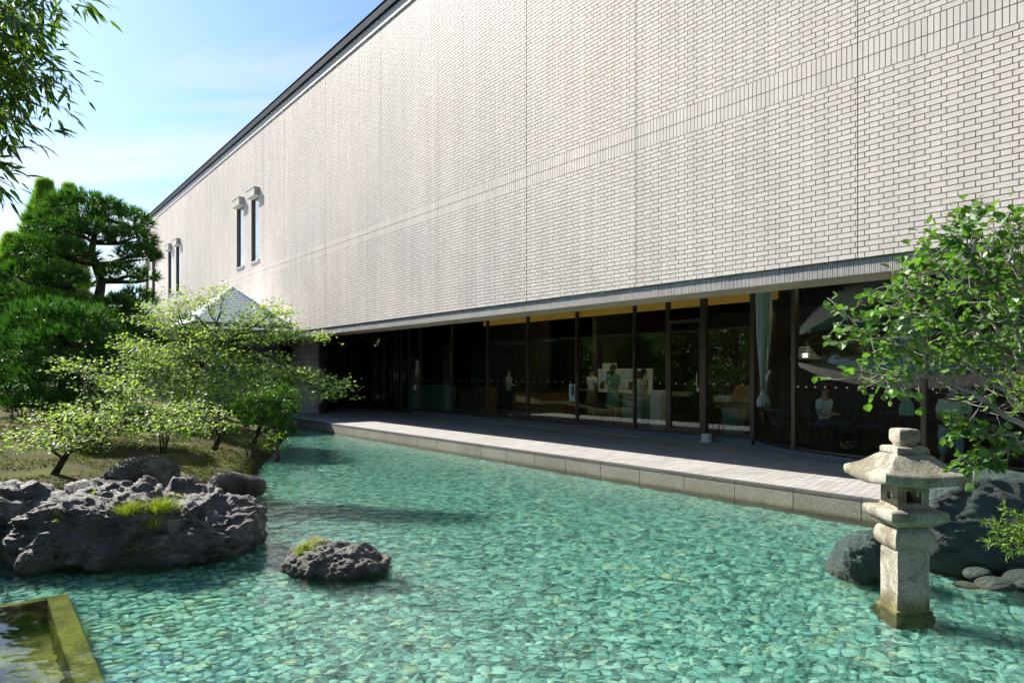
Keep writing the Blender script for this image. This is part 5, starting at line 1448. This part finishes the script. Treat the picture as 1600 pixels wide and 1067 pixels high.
# unseen glowing strips and a pendant bulb, added to brighten the interior
def lampmat(name, col, st):
    m_, nt_, out_ = nodes_of(name); e_ = nt_.nodes.new("ShaderNodeEmission"); e_.inputs[0].default_value = (*col, 1); e_.inputs[1].default_value = st
    nt_.links.new(e_.outputs[0], out_.inputs[0]); return m_
LM = lampmat("warm_fill_light", (1, .84, .62), 5.0)
m = MB(); m.bt(8.4, 18.7, 13.95, 14.02, ez(2.12), ez(2.17)); o = m.obj("fill_strip", LM, museum)
m = MB(); m.bt(1.6, 7.4, 13.95, 14.02, ez(2.12), ez(2.17)); o = m.obj("fill_strip", LM, museum)  # added fill strip over the cafe, which has no cove
m = MB(); m.lathe([(.02, 1.86), (.05, 1.82), (.045, 1.77), (.01, 1.75)], seg=12); m.obj("bulb", LM, lo, smooth=True)
# ------------------------------------------------------------------ people
SK = {'skin': princ("skin", (.42, .26, .19), .6, .3, build=varied((.40, .245, .175), (.45, .28, .21), 12, 80, .05)),
      'hair': princ("dark_hair", (.014, .011, .01), .45, .5, build=varied((.01, .008, .008), (.03, .022, .018), 40, 160, .3))}
def cloth(name, c): return princ(name, c, .85, .2, build=varied(tuple(x*.9 for x in c), tuple(min(1, x*1.08) for x in c), 9, 70, .25))
def skin_mesh(name, verts, edges, mat, parent, levels=1, root=0):
    me = bpy.data.meshes.new(name); me.from_pydata([v[0] for v in verts], edges, []); o = link(name, me, mat, parent)
    md = o.modifiers.new("skin", 'SKIN'); sv = me.skin_vertices[0].data
    for i, (p, r) in enumerate(verts):
        rr_ = r if isinstance(r, tuple) else (r, r); sv[i].radius = rr_
        sv[i].use_root = (i == root)
    md.use_smooth_shade = True
    sb = o.modifiers.new("sub", 'SUBSURF'); sb.levels = levels; sb.render_levels = levels
    return o
def person(label, x, y=None, D=None, rz=0.0, h=1.62, pose='stand', top=(.6, .6, .58), bottom=(.05, .05, .06), skirt=None, hair='short', sleeves='short', arms='down', group=None):
    """local frame: faces -y, origin at the feet (or under the seat)"""
    o, t, Dd = inside("person", label, "person", x, y, D, rz=rz)
    k = h / 1.70; S = lambda *p: tuple(a*k for a in p)
    seat = pose == 'sit'; dz = -.42 if seat else 0
    V, E = [], []
    def v(p, r): V.append((S(p[0], p[1], p[2] + dz) , tuple(a*k for a in r) if isinstance(r, tuple) else r*k)); return len(V)-1
    pel = v((0, 0, .93), (.145, .105)); wa = v((0, 0, 1.06), (.125, .09)); ch = v((0, -.005, 1.24), (.15, .105)); sh = v((0, .0, 1.38), (.135, .075)); nk = v((0, .0, 1.47), .047)
    h0 = v((0, -.012, 1.545), (.062, .075)); h1 = v((0, -.012, 1.62), (.076, .092)); h2 = v((0, -.005, 1.685), (.060, .072))
    E += [(pel, wa), (wa, ch), (ch, sh), (sh, nk), (nk, h0), (h0, h1), (h1, h2)]
    for s in (-1, 1):
        s0 = v((s*.155, 0, 1.37), .052)
        if arms == 'down': el = v((s*.215, .03, 1.11), .038); wr = v((s*.215, -.03, .88), .027); ha = v((s*.212, -.05, .80), (.032, .02))
        elif arms == 'front': el = v((s*.22, .02, 1.12), .038); wr = v((s*.10, -.20, 1.10), .027); ha = v((s*.05, -.24, 1.10), (.030, .022))
        else: el = v((s*.20, -.10, 1.16), .038); wr = v((s*.13, -.26, 1.26), .027); ha = v((s*.10, -.32, 1.30), (.030, .022))
        E += [(sh, s0), (s0, el), (el, wr), (wr, ha)]
        hp = V[ha][0]; hd = (Vector(hp) - Vector(V[wr][0])).normalized(); side = hd.cross(Vector((0, 0, 1)) if abs(hd.z) < .8 else Vector((0, 1, 0))).normalized()
        for q_, (off, ln) in enumerate(((-.024, .060), (-.008, .072), (.008, .068), (.022, .052))):
            b0 = Vector(hp)/k + side*off + hd*.025; b1 = b0 + hd*ln*.55 + Vector((0, -.006, 0)); b2 = b0 + hd*ln*.9 + Vector((0, -.018, -.01))
            V.append((tuple(b0*k), .009*k)); V.append((tuple(b1*k), .008*k)); V.append((tuple(b2*k), .0065*k)); n_ = len(V); E += [(ha, n_-3), (n_-3, n_-2), (n_-2, n_-1)]
        b0 = Vector(V[wr][0])/k*.4 + Vector(hp)/k*.6 + side*(-.036)*s; b1 = b0 + hd*.035 + side*(-.012)*s
        V.append((tuple(b0*k), .010*k)); V.append((tuple(b1*k), .008*k)); n_ = len(V); E += [(wr, n_-2), (n_-2, n_-1)]
        if not seat:
            hi = v((s*.085, 0, .86), .088); kn = v((s*.09, -.01, .48), .056); an = v((s*.09, .01, .09), .037); to = v((s*.10, -.13, .035), (.038, .025))
        else:
            hi = v((s*.09, -.06, .90), .085); kn = v((s*.11, -.44, .93), .060); an = v((s*.11, -.42, .51), .038); to = v((s*.115, -.55, .455), (.038, .025))
        E += [(pel, hi), (hi, kn), (kn, an), (an, to)]
    skin_mesh("body", V, E, SK['skin'], o, 2)
    ctop, cbot = cloth("shirt_cloth", top), cloth("lower_cloth", bottom)
    # shirt with sleeves
    W, Ew = [], []
    def w(p, r): W.append((S(p[0], p[1], p[2] + dz), tuple(a*k for a in r) if isinstance(r, tuple) else r*k)); return len(W)-1
    a0 = w((0, 0, .95), (.165, .125)); a1 = w((0, 0, 1.1), (.15, .115)); a2 = w((0, -.005, 1.25), (.17, .125)); a3 = w((0, 0, 1.38), (.15, .09)); a4 = w((0, 0, 1.42), (.085, .07)); Ew += [(a0, a1), (a1, a2), (a2, a3), (a3, a4)]
    for s in (-1, 1):
        b0 = w((s*.165, 0, 1.365), .068); el = V[[i for i in range(len(V)) if abs(V[i][0][0]/k - (s*.155)) < 1e-6 and abs(V[i][0][2]/k - dz - 1.37) < 1e-6][0] + 1][0]
        e_ = Vector(el)/k - Vector((0, 0, dz)); m_ = Vector((s*.165, 0, 1.365)).lerp(e_, .75 if sleeves == 'short' else 1.0); b1 = w(tuple(m_), .064 if sleeves == 'short' else .05); Ew += [(a3, b0), (b0, b1)]
    skin_mesh("shirt", W, Ew, ctop, o, 2)
    if skirt is not None:
        m = MB(); m.lathe([(.125*k, (1.02 + dz)*k), (.155*k, (.93 + dz)*k), (.20*k, (.75 + dz)*k), (.25*k, (.45 + dz)*k), (.24*k, (.44 + dz)*k)], seg=28)
        m.v = [(x_*(1 + .05*math.sin(math.atan2(y_, x_)*9)), y_*.85, z_) for x_, y_, z_ in m.v]
        m.obj("skirt", cloth("skirt_cloth", skirt), o, smooth=True)
    else:
        W, Ew = [], []
        p0 = w((0, 0, .95), (.155, .115))
        for s in (-1, 1):
            if not seat: q1 = w((s*.085, 0, .85), .100); q2 = w((s*.09, -.01, .48), .072); q3 = w((s*.09, .01, .12), .058)
            else: q1 = w((s*.09, -.06, .90), .097); q2 = w((s*.11, -.44, .93), .074); q3 = w((s*.11, -.42, .57), .058)
            Ew += [(p0, q1), (q1, q2), (q2, q3)]
        skin_mesh("trousers", W, Ew, cbot, o, 2)
    # hair cap (open at the face), long hair falls down the back
    bm = bmesh.new(); bmesh.ops.create_uvsphere(bm, u_segments=20, v_segments=14, radius=1)
    for vv in bm.verts:
        p = vv.co; z_ = p.z
        vv.co = Vector((p.x*.094, p.y*.108 + .008, p.z*.10 + 1.632))
        if p.y < -.45 and z_ < .42: vv.co.y = max(vv.co.y, -.052)
        if z_ < -.3 and p.y > -.2:
            if hair == 'long': vv.co.z = 1.632 - .1*.3 - (-z_ - .3)*.42; vv.co.y = max(vv.co.y, .03) + .02
        vv.co.z += dz; vv.co *= k
    me = bpy.data.meshes.new("hair"); bm.to_mesh(me); bm.free(); me.polygons.foreach_set("use_smooth", [True]*len(me.polygons)); link("hair", me, SK['hair'], o)
    # face
    fm = MB(); z_ = (1.60 + dz)
    for s in (-1, 1): fm.lathe([(.011*k, 0), (.012*k, .004*k)], seg=8); n_ = len(fm.v); fm.v[n_-16:] = [(p[0] + s*.031*k, -(.100*k) - p[2], p[1]*.6 + z_*k) for p in fm.v[n_-16:]]
    fm.obj("eyes", SK['hair'], o)
    fm = MB(); fm.add([S(-.012, -.095, z_ - .035), S(.012, -.095, z_ - .035), S(0, -.118, z_ - .035), S(0, -.098, z_ + .01)], [(0, 1, 2), (0, 2, 3), (2, 1, 3)]); fm.obj("nose", SK['skin'], o)
    fm = MB(); fm.box(S(-.02, -.097, z_ - .062), S(.02, -.085, z_ - .055)); fm.obj("mouth", M['wood'], o)
    for s in (-1, 1): fm = MB(); fm.box(S(s*.076, -.012, z_ - .03), S(s*.088, .012, z_ + .02)); fm.obj("ear", SK['skin'], o, bevel=.004)
    return o
person("visitor in pale shirt and black trousers standing alone in the left pane", 795, 651, h=1.60, rz=2.2, top=(.42, .5, .42), bottom=(.02, .02, .025), arms='front')
person("woman in white short-sleeved blouse and brown skirt seen from behind", 925, 657, h=1.60, rz=3.0, top=(.75, .76, .74), skirt=(.16, .09, .07), arms='front')
person("woman with long dark hair in a green top beside the white blouse", 958, 658, h=1.68, rz=3.4, top=(.12, .27, .20), skirt=(.10, .22, .17), hair='long', arms='front')
person("visitor with long hair in a pale dress behind the mullion", 1006, 659, h=1.55, rz=2.6, top=(.35, .36, .30), skirt=(.33, .33, .27), hair='long')
s1 = person("seated guest with long black hair and pale blue shirt in the cafe bay", 1288, D=13.2, h=1.66, pose='sit', rz=1.5, top=(.55, .66, .74), hair='long', arms='front')
s2 = person("seated guest in wide white t-shirt facing the pond behind the lantern", 1490, D=12.75, h=1.78, pose='sit', rz=.25, top=(.72, .74, .72), bottom=(.3, .38, .42), arms='front')
for s_ in (s1, s2): s_.location.z += .0
# lift: hips sit at the seat height 0.46
s1.location.z = FL - .04; s2.location.z = FL - .04
cafe_chair("dark chair carrying the guest with long black hair", 1288, 13.2, 1.5)
cafe_chair("dark chair carrying the guest in the white t-shirt", 1490, 12.75, .25)
cafe_chair("empty dark chair at the table behind the lantern finial", 1360, 13.4, -1.2)
cafe_chair("empty dark chair right of the lantern finial table", 1425, 13.6, 1.9)
cafe_chair("empty dark chair deep in the room", 1320, 14.9, .4)
cafe_chair("empty dark chair at the far right table", 1540, 13.3, -.6)

# ------------------------------------------------------------------ small things on the deck
t_, D_ = t_of(1104, 12.95), 12.95; X, Y, _ = L2W(t_, D_)
o = empty("outlet_box", (X, Y, DECK), FROT, "small pale box with two short posts standing on the deck by the doors", "box")
m = MB(); m.box((-.10, -.06, .03), (.10, .06, .19)); m.obj("case", M['white_panel'], o, bevel=.008)
m = MB(); m.box((-.15, -.08, 0), (.15, .08, .028)); m.obj("foot", M['steel'], o, bevel=.004)
for s_ in (-.02, .10):
    m = MB(); m.tube([(s_, .10, 0), (s_, .10, .38)], .011, 8); m.obj("post", M['black'], o)
